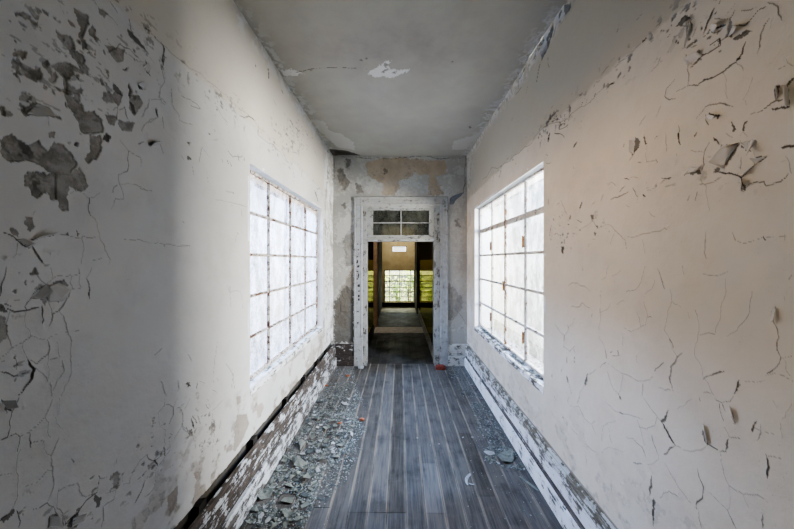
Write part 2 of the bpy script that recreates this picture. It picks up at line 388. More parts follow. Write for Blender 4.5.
RIGHT_CRACK = parse('''
1 4 320,105 355,65 375,70 370,105 360,140 355,195; 1 3 335,105 360,105; 1 4 375,70 382,110
1 4 385,270 430,220 500,180; 1 5 455,180 495,155 500,175; 1 5 370,260 372,345; 1 3 372,345 325,365; 1 3 315,320 285,355 280,385 300,398 320,395
1 4 370,340 410,340 440,315 510,288 560,250 585,215 600,165; 1 7 565,240 580,230; 1 1.2 510,288 522,350 528,395; 1 2 560,250 590,285; 1 1.5 630,310 590,400
1 3 690,75 665,120 655,190 645,215; 1 4 430,135 445,95 475,30; 1 8 470,115 520,100; 1 7 530,150 550,110; 1 7 545,160 600,125
1 4 550,105 600,100 625,70 650,40 700,15; 1 3 580,40 640,30; 1 3 690,10 730,25 745,85; 1 3 490,20 500,0; 1 3 475,75 540,75 555,40
1 2 165,80 190,50; 1 5 90,130 95,115; 1 7 185,170 205,150; 1 1.5 130,225 180,175; 1 6 315,175 322,160; 1 2 220,285 245,260 255,230; 1 1.5 75,270 130,220; 1 2 25,300 55,262; 1 4 105,315 115,300; 1 5 45,350 70,335; 1 2 0,330 15,325
1 6 725,400 725,350 745,340; 1 5 770,350 775,430 705,440; 1 4 660,450 725,405 760,400; 1 2 620,460 660,448; 1 5 770,345 794,310; 1 2 730,280 775,255 790,265
1 3 400,480 440,430 500,415 550,425; 1 5 445,460 500,465; 1 4 440,460 450,500; 1 5 540,490 560,520; 1 6 610,485 590,525; 1 2 600,400 605,420; 1 5 335,500 340,528; 1 2 175,500 200,465; 1 1.2 240,470 260,425
1 2 370,180 385,190; 1 1.5 385,150 400,110; 1 1.2 520,60 560,10; 1 1.2 700,110 710,70; 1 2 765,235 775,255
2 6 160,20 150,90 175,60; 2 5 195,15 200,50; 2 6 235,30 250,15; 2 1.5 205,60 205,120 245,110; 2 3 135,115 150,95; 2 3 110,60 115,45; 2 1.2 280,5 283,80
2 5 335,0 340,50; 2 4 395,20 405,0; 2 6 355,175 385,155 420,165; 2 4 420,165 435,130 435,85 455,40; 2 6 470,25 495,50; 2 4 500,55 535,50; 2 3 500,50 500,130 475,155
2 5 475,155 500,160 580,180 615,150; 2 3 610,150 640,125 680,100; 2 5 580,180 582,235; 2 3.5 582,235 610,210 670,200 680,215 740,200 770,165; 2 6 745,60 794,60; 2 1.5 630,30 640,130
2 2 410,210 440,210 500,180; 2 1.2 420,190 440,215 445,265 455,320; 2 4 400,275 408,240; 2 4 265,185 305,180; 2 2 260,205 305,180; 2 5 115,185 135,190; 2 3 60,270 90,260 130,240; 2 6 150,220 170,260; 2 3 95,240 115,215; 2 2 170,260 165,285; 2 4 190,250 200,260; 2 2 20,275 30,250; 2 3 60,200 80,215; 2 2 40,370 30,345
2 1.5 5,385 45,370 90,405 120,435 125,470; 2 1.2 75,405 58,460; 2 1.5 190,430 200,490; 2 1.5 120,290 135,300; 2 1 215,320 240,340; 2 1 130,420 210,405 280,385; 2 4 280,385 284,390
2 2 545,405 560,435 600,445 665,425; 2 5 670,420 680,435; 2 1 680,425 794,415; 2 1.2 440,400 443,510; 2 4 440,500 445,512; 2 1.5 755,410 757,435; 2 2 140,180 170,185; 2 1 205,235 240,225; 2 2 370,275 378,255; 2 3 170,120 185,122; 2 3 240,110 248,122; 2 1 320,130 325,90; 2 1.5 580,100 578,150; 2 1 380,75 430,80; 2 1.2 760,100 780,170; 2 2 520,5 545,20; 2 2 580,15 590,0 610,20
3 1.2 50,5 40,50 20,65; 3 2.5 60,50 100,25; 3 2.5 200,10 185,70 155,105 120,112; 3 2 240,60 225,100 200,120; 3 2.5 250,20 270,80 278,100; 3 1.5 300,100 305,150 340,172; 3 1.5 305,150 285,220 275,260 295,300 305,340 325,370; 3 4 297,300 310,335; 3 3 345,355 325,375 300,410 298,470 310,510; 3 2 250,495 305,505
3 2 400,185 410,220 412,280 400,320 400,370 425,410 428,445 455,480 475,528; 3 3 402,185 408,205; 3 1.5 410,285 440,278 475,280; 3 1.5 520,60 510,150 500,220 478,275; 3 2.5 625,110 620,180 590,235 525,292; 3 4 430,460 490,435 515,430; 3 2 435,515 470,518
3 3.5 720,170 705,195 710,230 735,290 735,360 745,375; 3 4 745,375 740,400 685,440; 3 2 745,380 794,370; 3 1 685,445 720,435 794,470; 3 1.2 760,385 785,450; 3 6 575,465 570,500 560,525; 3 1.2 575,465 600,470 680,465
3 1.5 20,100 15,195 40,185 60,155; 3 2 80,165 110,145; 3 1.5 20,200 10,290 35,340 40,380; 3 4 35,340 42,380; 3 4 55,355 65,350; 3 3 85,345 90,365 65,368; 3 4 15,415 40,395; 3 1.5 50,400 110,440 160,465 190,470; 3 2.5 110,440 100,500 90,528; 3 1.5 45,430 60,485 95,525
3 1.5 110,255 140,275 175,255 200,245 208,210 192,150; 3 2 165,190 180,250; 3 3 208,215 228,212; 3 5 235,430 270,395; 3 1 190,470 230,450; 3 1 160,360 165,400; 3 1 105,280 105,330; 3 1.5 350,5 353,40; 3 1.5 370,190 375,215; 3 1 430,40 500,45 530,30; 3 1.5 755,130 758,145; 3 1.5 188,480 185,528; 3 1.5 770,65 785,45
4 2 40,25 80,60 105,70 150,80 185,95; 4 5 95,65 110,75; 4 1 80,100 30,120 25,180; 4 1.5 25,230 40,210 110,225; 4 1 50,130 65,190
4 3 190,5 215,40 265,105; 4 4 265,105 290,55; 4 5 265,105 290,150 305,180 320,200; 4 3 245,85 235,120 205,135 170,125; 4 2.5 165,95 185,160 195,200; 4 2.5 120,165 145,170 185,205 200,245; 4 5 225,155 245,230; 4 5 270,232 320,200
4 1.5 320,200 385,222 430,215 447,195; 4 4.5 430,115 440,180 450,195 500,225; 4 4 500,225 525,225 535,175; 4 3 520,125 540,165 585,172; 4 4 500,30 505,70 515,100; 4 3 480,10 500,25 540,20 555,0; 4 7 540,40 550,80 562,115; 4 1 205,275 250,255 250,235; 4 5 150,268 185,272; 4 1 210,275 230,315
4 5 222,320 218,370 215,400; 4 5 230,415 228,520; 4 1.5 270,265 330,365 370,420 405,455; 4 3 255,410 295,382 340,410; 4 4 410,290 435,370 430,410 408,430 405,455; 4 3 505,230 515,310 535,360 530,460; 4 2 535,360 595,395 615,445; 4 1 530,460 450,380; 4 1.5 595,395 650,395 690,425; 4 3 410,460 420,528; 4 3 530,460 560,528; 4 3 670,475 668,528
4 4 630,145 650,100; 4 3 650,180 670,140 665,110; 4 2 640,130 720,155; 4 4 685,235 690,330; 4 1 690,240 745,250; 4 2 710,15 730,45; 4 2 790,30 750,95; 4 1 745,110 755,170; 4 1 385,10 325,55; 4 2 60,355 65,390; 4 4 100,350 103,358; 4 4 95,0 100,15; 4 1.5 160,420 172,435; 4 3 415,5 420,18; 4 3 510,30 520,60
5 3 415,5 390,65 350,110 320,180 250,250 220,300 160,400 100,520; 5 6 380,145 388,110; 5 3 355,230 362,270; 5 3 275,345 268,375; 5 2 225,380 250,350; 5 4 240,320 265,270; 5 3 325,250 310,330; 5 2 210,490 215,470
5 5 540,390 545,375; 5 5 490,425 492,410; 5 5 505,420 510,400; 5 5 440,475 445,460; 5 5 370,490 400,480; 5 3 320,520 340,500; 5 4 400,520 435,500; 5 3 535,350 540,340; 5 1.5 600,330 540,390 470,440 400,490 320,528
6 1.4 320,0 260,60 180,125 90,190; 6 5 355,40 360,5; 6 4 380,5 420,20; 6 4 455,65 470,40; 6 3 345,125 365,122; 6 2 355,95 345,90; 6 2 455,140 456,150; 6 2 355,270 355,290; 6 5 480,310 490,280; 6 7 375,345 378,355; 6 6 360,420 368,375; 6 2 405,275 430,330; 6 3 390,290 400,285; 6 6 415,460 412,485; 6 3 418,425 420,445; 6 5 435,370 440,373; 6 4 470,350 490,360
6 2 485,390 510,375 530,360; 6 4 525,335 535,355 555,388; 6 2 530,290 543,280
7 2 445,170 480,170 490,155 520,175; 7 1 435,85 470,75 500,90 520,110; 7 2 460,215 435,250 420,290 415,330 440,350 460,330; 7 5 430,245 435,260; 7 5 420,285 418,310; 7 3 455,335 460,355; 7 4 430,375 430,395; 7 4 460,375 460,395; 7 2 410,420 405,440; 7 4 430,450 435,475; 7 3 370,445 372,460; 7 1 440,480 450,528; 7 1 380,240 420,285; 7 6 500,480 512,440; 7 1.5 512,445 545,420; 7 1.5 500,480 480,525; 7 2 525,215 530,200; 7 2 490,10 492,25
8 2 440,40 475,40 500,90 530,115 545,155; 8 2.5 470,30 482,0; 8 1.5 505,190 530,215 543,222; 8 2 505,235 505,275; 8 1.2 440,120 470,155; 8 1.5 365,60 380,90; 8 4 410,85 415,88; 8 2.5 530,115 543,100; 8 3 380,0 385,20; 8 1 440,5 430,30
''')

def px_side(side, pts, off, k=4.01):
    out = []
    for (x, y) in pts:
        X = x/k + off[0]; Y = y/k + off[1]
        dx = (CX - X) if side < 0 else (X - CX)
        out.append((HW*F/dx, EYE + (CY - Y)*HW/dx))
    return out

class Field:
    """damage and painted shade maps on a separable grid a (along) x b (up), in metres"""
    def __init__(s, a, b, seed, warp=.006):
        s.a = a; s.b = b; n = (len(a), len(b))
        s.A, s.B = np.meshgrid(a, b, indexing='ij')
        s.bare = np.zeros(n); s.core = np.zeros(n); s.tan = np.zeros(n); s.pale = np.zeros(n); s.h = np.zeros(n)
        s.wa = (fbm(s.A*24, s.B*24, seed, 3)-.5)*2.6*warp + (fbm(s.A*95, s.B*95, seed+3, 3)-.5)*warp*1.8
        s.wb = (fbm(s.A*24, s.B*24, seed+50, 3)-.5)*2.6*warp + (fbm(s.A*95, s.B*95, seed+53, 3)-.5)*warp*1.8
        s.rng = random.Random(seed)
    def win(s, a0, a1, b0, b1):
        i0, i1 = np.searchsorted(s.a, [a0, a1]); j0, j1 = np.searchsorted(s.b, [b0, b1])
        return slice(max(i0-1, 0), i1+1), slice(max(j0-1, 0), j1+1)
    def inside(s, pts, warp=1.0, m=.03):
        p = np.array(pts)
        w = s.win(p[:, 0].min()-m, p[:, 0].max()+m, p[:, 1].min()-m, p[:, 1].max()+m)
        X = s.A[w] + s.wa[w]*warp; Y = s.B[w] + s.wb[w]*warp
        c = np.zeros(X.shape, bool); n = len(p)
        for i in range(n):
            x1, y1 = p[i]; x2, y2 = p[(i+1) % n]
            if y1 == y2: continue
            c ^= ((y1 > Y) != (y2 > Y)) & (X < (x2-x1)*(Y-y1)/(y2-y1)+x1)
        return w, c.astype(float)
    def poly(s, pts, what, warp=1.0, strength=1.0, depth=.003):
        w, c = s.inside(pts, warp)
        t = getattr(s, what); t[w] = np.maximum(t[w], c*strength)
        s.h[w] -= c*depth
    def crack(s, pts, width, lift=1.0, sgn=None):
        """pts in metres; width half-core in metres"""
        r = s.rng
        # roughen the line
        P = [np.array(p, float) for p in pts]
        for it in range(2):
            Q = [P[0]]
            for i in range(len(P)-1):
                d = P[i+1]-P[i]; L = np.hypot(*d)
                if L > .02:
                    nrm = np.array([-d[1], d[0]])/max(L, 1e-6)
                    Q.append((P[i]+P[i+1])/2 + nrm*r.uniform(-.09, .09)*L)
                Q.append(P[i+1])
            P = Q
        seg = [np.hypot(*(P[i+1]-P[i])) for i in range(len(P)-1)]
        tot = sum(seg) + 1e-9; acc = 0
        sg = sgn if sgn is not None else r.choice((-1, 1))
        ph = r.uniform(0, 100)
        Lmax = min(.016, (1.1*width + .0012)*lift)
        dec = Lmax*2.2 + .008
        R = max(dec*3, width*2.5)
        for i in range(len(P)-1):
            p, q = P[i], P[i+1]; L = seg[i]
            if L < 1e-6: continue
            w = s.win(min(p[0], q[0])-R, max(p[0], q[0])+R, min(p[1], q[1])-R, max(p[1], q[1])+R)
            X = s.A[w]+s.wa[w]*.35-p[0]; Y = s.B[w]+s.wb[w]*.35-p[1]
            ux, uy = (q-p)/L
            t = np.clip((X*ux+Y*uy)/L, 0, 1)
            ex = X-t*L*ux; ey = Y-t*L*uy
            d = np.hypot(ex, ey); side = (X*(-uy)+Y*ux)*sg
            g = (acc + t*L)
            m = .6*vnoise(g/.11+ph, np.zeros_like(g), 5)+.4*vnoise(g/.035+ph, np.zeros_like(g), 6)
            tp = np.clip(np.minimum(g, tot-g)/(tot*.22)+.25, 0, 1)
            wl = np.maximum(width*(.1+1.7*m)*tp, .00115*max(p[0], .8)*(.7+.3*tp))
            wl = np.where(side < 0, wl*1.4, wl*.7)  # dark side widened as a painted shadow of the lifted lip
            c = 1-sstep(.55, 1.25, d/np.maximum(wl, 1e-5))
            c *= np.clip(width/(.0019*max(p[0], .8)), .45, 1)*np.clip(.5+1.3*m, 0, 1)
            s.core[w] = np.maximum(s.core[w], c)
            hh = Lmax*(.25+1.0*m)*tp*np.exp(-d/dec)*(side > 0)
            hh += Lmax*.25*tp*np.exp(-d/dec)*(side <= 0)*m
            s.h[w] = np.maximum(s.h[w], hh)
            acc += L

def grid_mesh(name, fld, to3d, keep, mat, disp_sign=1):
    """fld on the grid -> mesh with 'wear' colour attribute. keep: bool per cell"""
    na, nb = fld.A.shape
    H = fld.h
    co = to3d(fld.A, fld.B, H).reshape(-1, 3)
    idx = np.arange(na*nb).reshape(na, nb)
    q = np.stack([idx[:-1, :-1], idx[1:, :-1], idx[1:, 1:], idx[:-1, 1:]], axis=-1)
    q = q[keep]
    if disp_sign < 0: q = q[:, ::-1]
    used = np.zeros(na*nb, bool); used[q.ravel()] = True
    remap = np.cumsum(used)-1
    co = co[used]; q = remap[q]
    col = np.stack([fld.bare, fld.core, fld.tan, fld.pale], axis=-1).reshape(-1, 4)[used]
    me = bpy.data.meshes.new(name)
    me.vertices.add(len(co)); me.vertices.foreach_set('co', co.astype(np.float32).ravel())
    me.loops.add(q.size); me.loops.foreach_set('vertex_index', q.astype(np.int32).ravel())
    me.polygons.add(len(q))
    me.polygons.foreach_set('loop_start', np.arange(0, q.size, 4, dtype=np.int32))
    me.polygons.foreach_set('use_smooth', np.ones(len(q), dtype=bool))
    me.update(calc_edges=True)
    at = me.attributes.new('wear', 'FLOAT_COLOR', 'POINT')
    at.data.foreach_set('color', np.clip(col, 0, 1).astype(np.float32).ravel())
    me.materials.append(mat)
    me.validate()
    o = bpy.data.objects.new(name, me)
    return link(o)
# ------------------------------------------------------------------ palette
PLASTER1, PLASTER2 = (.16, .15, .135), (.25, .235, .21)
M_WL = mat_wall('wall_left_paint', (.56, .56, .545), (.49, .49, .475), (.52, .49, .43), (.20, .19, .172), (.32, .31, .285), (.33, .28, .23), (.66, .68, .70))
M_WR = mat_wall('wall_right_paint', (.575, .535, .465), (.505, .465, .395), (.40, .365, .295), (.10, .105, .11), (.16, .165, .175), (.33, .28, .23), (.68, .68, .68))
M_WF = mat_wall('wall_far_paint', (.37, .365, .34), (.30, .30, .28), (.36, .355, .33), (.12, .112, .10), (.19, .18, .16), (.36, .295, .21), (.45, .45, .43), band=9)
M_CE = mat_wall('ceiling_paint', (.39, .375, .325), (.34, .325, .285), (.39, .375, .325), (.10, .05, .04), (.16, .13, .11), (.30, .27, .245), (.66, .66, .645), band=9, ambient_dirt=.12)
M_BACK = mat_plain('back_wall_paint', (.5, .49, .46), (.42, .41, .39))
M_WHITE = mat_plain('white_reveal_paint', (.70, .72, .74), (.58, .60, .62), 9)
M_FLOOR = mat_floor('floor_boards_wood', srgb(38, 36, 34), srgb(104, 98, 91), srgb(164, 153, 140))
M_HFLOOR = mat_floor('hall_floor_wood', srgb(34, 27, 20), srgb(60, 48, 36), srgb(62, 52, 42))
M_HFLOOR2 = mat_floor('hall_near_floor_wood', srgb(22, 20, 18), srgb(48, 45, 42), srgb(62, 59, 54))  # corridor boards recoloured dark for the unlit hall
M_BBL = mat_peeled('baseboard_left_paint', (.46, .49, .52), srgb(88, 80, 74), srgb(48, 45, 43), 'y', .62)
M_BBL2 = mat_peeled('plinth_left_paint', (.44, .47, .50), srgb(98, 94, 90), srgb(56, 55, 56), 'y', .50, seedoff=3.1)
M_BBR = mat_peeled('baseboard_right_paint', (.60, .62, .66), srgb(128, 122, 112), srgb(78, 74, 68), 'y', .42, .8, seedoff=5.3)
M_BBR2 = mat_peeled('plinth_right_paint', (.66, .69, .73), srgb(112, 108, 106), srgb(64, 62, 60), 'y', .33, .8, seedoff=8.1)
M_BBCAP = mat_peeled('cap_moulding_paint', (.42, .43, .43), srgb(120, 114, 102), srgb(70, 66, 58), 'y', .52, 1.2, seedoff=7.7)
M_GROOVE = mat_peeled('groove_wood', (.30, .30, .30), srgb(96, 90, 86), srgb(56, 53, 52), 'y', .72, 1.0, seedoff=1.7)
M_BBF = mat_peeled('baseboard_far_paint', (.36, .37, .37), srgb(70, 62, 58), srgb(38, 34, 33), 'x', .72, 1.3)
M_BBF2 = mat_peeled('baseboard_far_right_paint', (.44, .44, .42), srgb(90, 84, 76), srgb(50, 46, 42), 'x', .35, 1.3, seedoff=2)
M_CASE = mat_peeled('door_casing_paint', (.29, .30, .305), srgb(95, 88, 80), srgb(60, 54, 50), 'z', .22, 1.0)
M_CASEH = mat_peeled('door_head_paint', (.30, .30, .285), srgb(95, 88, 80), srgb(60, 54, 50), 'x', .26, 1.0)
M_JAMB = mat_peeled('door_jamb_paint', (.27, .275, .265), srgb(92, 84, 76), srgb(60, 55, 50), 'z', .36, 1.2, seedoff=4)
M_TRANS = mat_peeled('transom_paint', (.26, .265, .25), srgb(90, 82, 74), srgb(62, 55, 50), 'x', .32, 1.4, seedoff=6)
M_STEEL_L = mat_peeled('rusty_window_steel', (.52, .50, .46), srgb(128, 84, 56), srgb(74, 48, 36), 'n', .46, 1.6, rust=True)
M_STEEL_R = mat_peeled('grey_window_steel', (.50, .50, .49), srgb(140, 104, 76), srgb(92, 66, 50), 'n', .34, 1.6, rust=True, seedoff=2.2)
M_STEEL_RB = mat_peeled('brown_window_steel', (.48, .44, .39), srgb(160, 112, 72), srgb(100, 68, 48), 'n', .46, 1.6, rust=True, seedoff=4.2)
M_HINGE = mat_plain('orange_rust', srgb(186, 146, 104), srgb(140, 100, 70), 60, .7)
M_SILL_L = mat_peeled('sill_left_paint', (.72, .74, .76), srgb(112, 116, 108), srgb(80, 84, 78), 'y', .40, .8, seedoff=1.5)
M_SILL_R = mat_peeled('sill_right_paint', (.70, .72, .75), srgb(110, 108, 104), srgb(70, 66, 62), 'y', .52, 1.1, seedoff=9.5)
M_DARK = mat_plain('dark_cavity', (.02, .018, .016), (.035, .03, .028), 20, .9)

def mat_glass(name, tint, film, f0, f1, z_clear=None, scale=9):
    t = NT(name); P = t.pos(); z = t.sep(P)[2]
    n = t.noise(t.mapping(P, (1, 1, .55)), scale, 7, .68); n2 = t.noise(P, 55, 4, .7)
    k = t.math('ADD', t.math('MULTIPLY', n, .7), t.math('MULTIPLY', n2, .3))
    fac = t.rng(k, .36, .64, f0, f1)
    if z_clear is not None:
        fac = t.math('MULTIPLY', fac, t.rng(z, z_clear-.01, z_clear+.01, 1.0, .62))
    tr = t.node('ShaderNodeBsdfTransparent'); t.put(tr.inputs[0], tint)
    fc = t.mix(t.rng(t.math('ADD', t.math('MULTIPLY', n, .55), t.math('MULTIPLY', n2, .45)), .38, .60), tuple(c*.50 for c in film), film)
    tl = t.node('ShaderNodeBsdfTranslucent'); t.put(tl.inputs[0], fc)
    df = t.node('ShaderNodeBsdfDiffuse'); t.put(df.inputs[0], fc)
    m0 = t.node('ShaderNodeMixShader'); t.put(m0.inputs[0], .35); t.l.new(tl.outputs[0], m0.inputs[1]); t.l.new(df.outputs[0], m0.inputs[2])
    m1 = t.node('ShaderNodeMixShader'); t.put(m1.inputs[0], fac); t.l.new(tr.outputs[0], m1.inputs[1]); t.l.new(m0.outputs[0], m1.inputs[2])
    gl = t.node('ShaderNodeBsdfGlossy'); t.put(gl.inputs['Roughness'], .12)
    m2 = t.node('ShaderNodeMixShader'); t.put(m2.inputs[0], .04); t.l.new(m1.outputs[0], m2.inputs[1]); t.l.new(gl.outputs[0], m2.inputs[2])
    return t.done(m2.outputs[0])
M_GLASS_L = mat_glass('cloudy_glass', (.95, .96, 1), (.80, .83, .90), .40, .85, z_clear=2.10)
M_GLASS_R = mat_glass('dusty_glass', (.97, .98, 1), (.86, .88, .92), .06, .34)
M_GLASS_T = mat_glass('transom_glass', (.45, .47, .40), (.20, .21, .18), .55, .8)

# ------------------------------------------------------------------ side walls
def side_axis(dmin, dmax, step, extra):
    dx = np.arange(dmin, dmax, step)
    a = HW*F/dx
    a = np.concatenate([a, np.arange(YB, a.min()-.03, .05), [YE+.03], extra])
    return np.unique(np.round(a, 5))

def soften_edges(f, holes, rad=.012):
    for (a0, a1, b0, b1) in holes:
        d = np.maximum(np.maximum(a0-f.A, f.A-a1), np.maximum(b0-f.B, f.B-b1))
        f.h *= sstep(0, rad, d)

def zone(f, side, cx, cy, rx, ry):
    """soft elliptical zone on a side wall, centre and radii read in the photograph"""
    dx = HW*F/f.A; X = CX+side*dx; Y = CY-(f.B-EYE)*dx/HW
    return np.exp(-((X-cx)/rx)**2-((Y-cy)/ry)**2)

def build_side_wall(side, name, holes, polys, cracks, off, mat, seed, label):
    ex_a = [v for h in holes for v in h[:2]]; ex_b = [v for h in holes for v in h[2:]] + [HC]
    a = side_axis(66.8, 420, .62, ex_a)
    b = np.unique(np.round(np.concatenate([np.arange(0, HC, .0036), ex_b]), 5))
    f = Field(a, b, seed)
    kinds = {'b': ('bare', 1.0, .004), 'd': ('core', .8, .006), 't': ('tan', .8, .0015), 's': ('bare', 1.0, .006), 'p': ('bare', .7, .002)}  # d: dark backing with the shadow under lifted flakes painted in
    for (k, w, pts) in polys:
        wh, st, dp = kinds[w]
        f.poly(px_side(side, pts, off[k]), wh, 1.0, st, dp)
    for (k, w, pts) in cracks:
        q = px_side(side, pts, off[k])
        am = sum(p[0] for p in q)/len(q)          # distance of the crack from the camera
        f.crack(q, max(.0007, min(float(w), 6)/8*am/F*1.05))
    A, B = f.A, f.B
    n1 = fbm(A*3.1, B*3.1, seed+9, 4); n2 = fbm(A*34, B*34, seed+11, 4); n3 = fbm(A*11, B*11, seed+13, 4)
    # flaked fringe along the old horizontal joint
    ridge = np.exp(-((B-2.70-.05*(n1-.5))/.075)**2)
    chip = sstep(.66, .69, n2)*sstep(.45, .6, n3)*ridge
    f.bare = np.maximum(f.bare, chip*.8); f.h -= chip*.003
    f.h += .004*sstep(2.71, 2.735, B + .02*(n3-.5))       # slightly proud upper plaster coat
    # stained and flaking foot of the wall
    foot = sstep(.95, .42, B+.35*(n1-.5))
    f.tan = np.maximum(f.tan, foot*sstep(.50, .62, n3)*(.75 if side < 0 else .25))
    flk = foot*sstep(.60, .64, n2)*sstep(.48, .6, n3)*(1 if side < 0 else .35)
    f.bare = np.maximum(f.bare, flk*.8); f.h -= flk*.002
    # heavily flaked plaster next to the far corner
    z0 = 4.15 if side < 0 else 4.45
    far = sstep(z0-.1, z0+.35, A+.5*(n1-.5))
    peel = sstep(.47, .52, fbm(A*14, B*7, seed+43, 5)*.55+n2*.45)
    f.pale = np.maximum(f.pale, far*peel*.95*(1-f.bare)*(1 if side < 0 else .4))
    dk = sstep(.54, .60, fbm(A*9+30, B*5, seed+21, 5))
    f.bare = np.maximum(f.bare, far*dk*(.75 if side < 0 else .25))
    f.h += far*(peel-.5)*.003
    # flaking along the wall top
    top = sstep(HC-.16, HC-.03, B+.12*(n1-.5))
    tp = top*sstep(.47, .53, n3*.5+n2*.5)
    f.pale = np.maximum(f.pale, tp*.6*(A > 2.0)); f.h += tp*.002
    if side > 0:
        tz = top*sstep(1.6, 2.0, A)*sstep(4.4, 3.6, A)*sstep(.5, .6, n3)
        f.bare = np.maximum(f.bare, tz*.5)
    # swarms of small chips round the worst patches
    dxp = HW*F/A
    n4 = fbm(A*42, B*42, seed+31, 4); n5 = fbm(A*16, B*16, seed+33, 3)
    sw = np.zeros_like(A)
    for zc in SWARM[side]: sw = np.maximum(sw, zone(f, side, *zc[:4])*zc[4])
    sm = sstep(.70, .735, n4*.62+n5*.38+sw*.16-.02)*np.clip(sw*3, 0, 1)
    f.bare = np.maximum(f.bare, sm*.9); f.h -= sm*.0025
    sm2 = sstep(.70, .73, fbm(A*30, B*60, seed+37, 4)*.7+n5*.3+sw*.14-.02)*np.clip(sw*3, 0, 1)
    f.core = np.maximum(f.core, sm2*(.42 if side < 0 else .7))
    if side < 0:      # rough dark plaster inside the big patch
        rp = zone(f, side, 25, 150, 34, 14)+zone(f, side, 36, 182, 16, 14)
        f.core = np.maximum(f.core, np.clip(rp, 0, 1)*f.bare*sstep(.46, .62, n4)*.8)
    # general undulation
    f.h += (n1-.5)*.010 + (n3-.5)*.0022
    soften_edges(f, holes)
    rec = np.where(B < .42+.012*(n3-.5)*2, .035, 0) if side < 0 else 0*B
    if side < 0: f.core = np.maximum(f.core, (rec > 0)*.93)  # shade of the gap behind the baseboard put into the colour
    f.core[B < .38] = np.maximum(f.core[B < .38], .6)
    def to3d(A, B, H):
        return np.stack([side*(HW - H + rec), A, B], axis=-1)
    ca = (a[1:]+a[:-1])/2; cb = (b[1:]+b[:-1])/2
    keep = np.ones((len(ca), len(cb)), bool)
    for (a0, a1, b0, b1) in holes:
        keep &= ~(((ca > a0) & (ca < a1))[:, None] & ((cb > b0) & (cb < b1))[None, :])
    o = grid_mesh(name, f, to3d, keep, mat, side)
    tag(o, label, 'wall', kind='structure')
    return o

SWARM = {-1: [(75, 50, 75, 45, 1), (60, 105, 50, 30, .8), (28, 285, 36, 22, .9), (25, 370, 30, 20, .6), (155, 460, 22, 22, .9), (55, 515, 40, 18, .7), (165, 430, 14, 20, .7), (205, 430, 16, 30, .9), (225, 110, 16, 24, .6), (290, 140, 22, 22, .8), (105, 485, 22, 20, .7)],
         1: [(700, 35, 45, 30, .5), (650, 190, 40, 10, .25), (740, 165, 40, 22, .25), (560, 120, 18, 10, .75), (562, 230, 12, 26, .4), (590, 230, 18, 14, .35)]}
WL = (2.20, 4.275, .785, 2.442)     # left window opening (Y0, Y1, z0, z1)
WR = (2.30, 4.418, .750, 2.491)
BACKOPEN = (-1.9, -.35, .80, 2.2)  # unseen opening added to let the warm fill in, sized to shape it
wall_left = build_side_wall(-1, 'wall_left', [WL, BACKOPEN], LEFT_POLY, LEFT_CRACK, LO, M_WL, 11,
    'left corridor wall, grey-white paint flaked off in dark patches, holding the rusty window')
wall_right = build_side_wall(1, 'wall_right', [WR], RIGHT_POLY, RIGHT_CRACK, RO, M_WR, 23,
    'right corridor wall, warm white paint split by long curling cracks')

# lifted paint flakes standing off the walls at the worst cracks (hinge edge on the wall, free edge curling into the room)
def wall_flake(wall, side, off, k, pts, lift, mat, curl=1.6):
    q = px_side(side, pts, off[k])
    h0, h1 = Vector(q[0]), Vector(q[1]); ax = (h1-h0).normalized(); nr = Vector((-ax.y, ax.x))
    cen = sum((Vector(p) for p in q), Vector((0, 0)))/len(q)
    if (cen-h0).dot(nr) < 0: nr = -nr
    dm = max((Vector(p)-h0).dot(nr) for p in q)
    # fan of rings between hinge mid and outline
    hm = (h0+h1)/2; V = []; Fc = []; n = len(q); RG = 5
    for r in range(RG+1):
        for p in q:
            pp = hm + (Vector(p)-hm)*(r/RG if r else .02)
            d = max(0, (pp-h0).dot(nr))/max(dm, 1e-4)
            V.append((side*(HW-.0025-lift*d**curl), pp.x, pp.y))
    for r in range(RG):
        for i in range(n):
            j = (i+1) % n
            Fc.append([r*n+i, r*n+j, (r+1)*n+j, (r+1)*n+i])
    o = mesh_obj('paint_flake', V, Fc, mat, wall, True)
    m = o.modifiers.new('thick', 'SOLIDIFY'); m.thickness = .0012
    return o
M_FLAKE_R = mat_plain('loose_paint_warm', (.60, .58, .55), (.52, .50, .47), 9)
M_FLAKE_L = mat_plain('loose_paint_grey', (.54, .54, .525), (.48, .48, .465), 9)
for k, pts, l in (
    (2, [(520, 115), (515, 150), (470, 120), (510, 60), (575, 42)], .022),
    (2, [(582, 45), (640, 30), (640, 95), (625, 75)], .028),
    (2, [(640, 128), (690, 95), (655, 105), (640, 102)], .02),
    (1, [(370, 260), (430, 222), (420, 205), (372, 235)], .02),
    (1, [(725, 400), (722, 352), (760, 340), (752, 385)], .03),
    (1, [(775, 350), (778, 425), (794, 420), (794, 340)], .03),
    (1, [(530, 150), (550, 105), (595, 105), (585, 130)], .025),
    (1, [(458, 112), (475, 132), (520, 98), (480, 92)], .025),
    (1, [(355, 195), (365, 150), (385, 110), (372, 100)], .02),
    (2, [(355, 175), (390, 152), (425, 158), (420, 140), (380, 140)], .02),
    (2, [(582, 235), (580, 185), (600, 195), (605, 212)], .018),
    (2, [(155, 92), (160, 20), (145, 30), (143, 80)], .016),
    (2, [(585, 180), (615, 150), (640, 130), (610, 170)], .015),
    (1, [(440, 478), (448, 458), (500, 465), (480, 480)], .02),
    (4, [(540, 42), (562, 115), (570, 90), (556, 45)], .014),
    (3, [(720, 172), (706, 195), (712, 235), (730, 225), (728, 185)], .012),
    (4, [(430, 115), (447, 193), (458, 180), (445, 118)], .010),
):
    wall_flake(wall_right, 1, RO, k, pts, l, M_FLAKE_R)
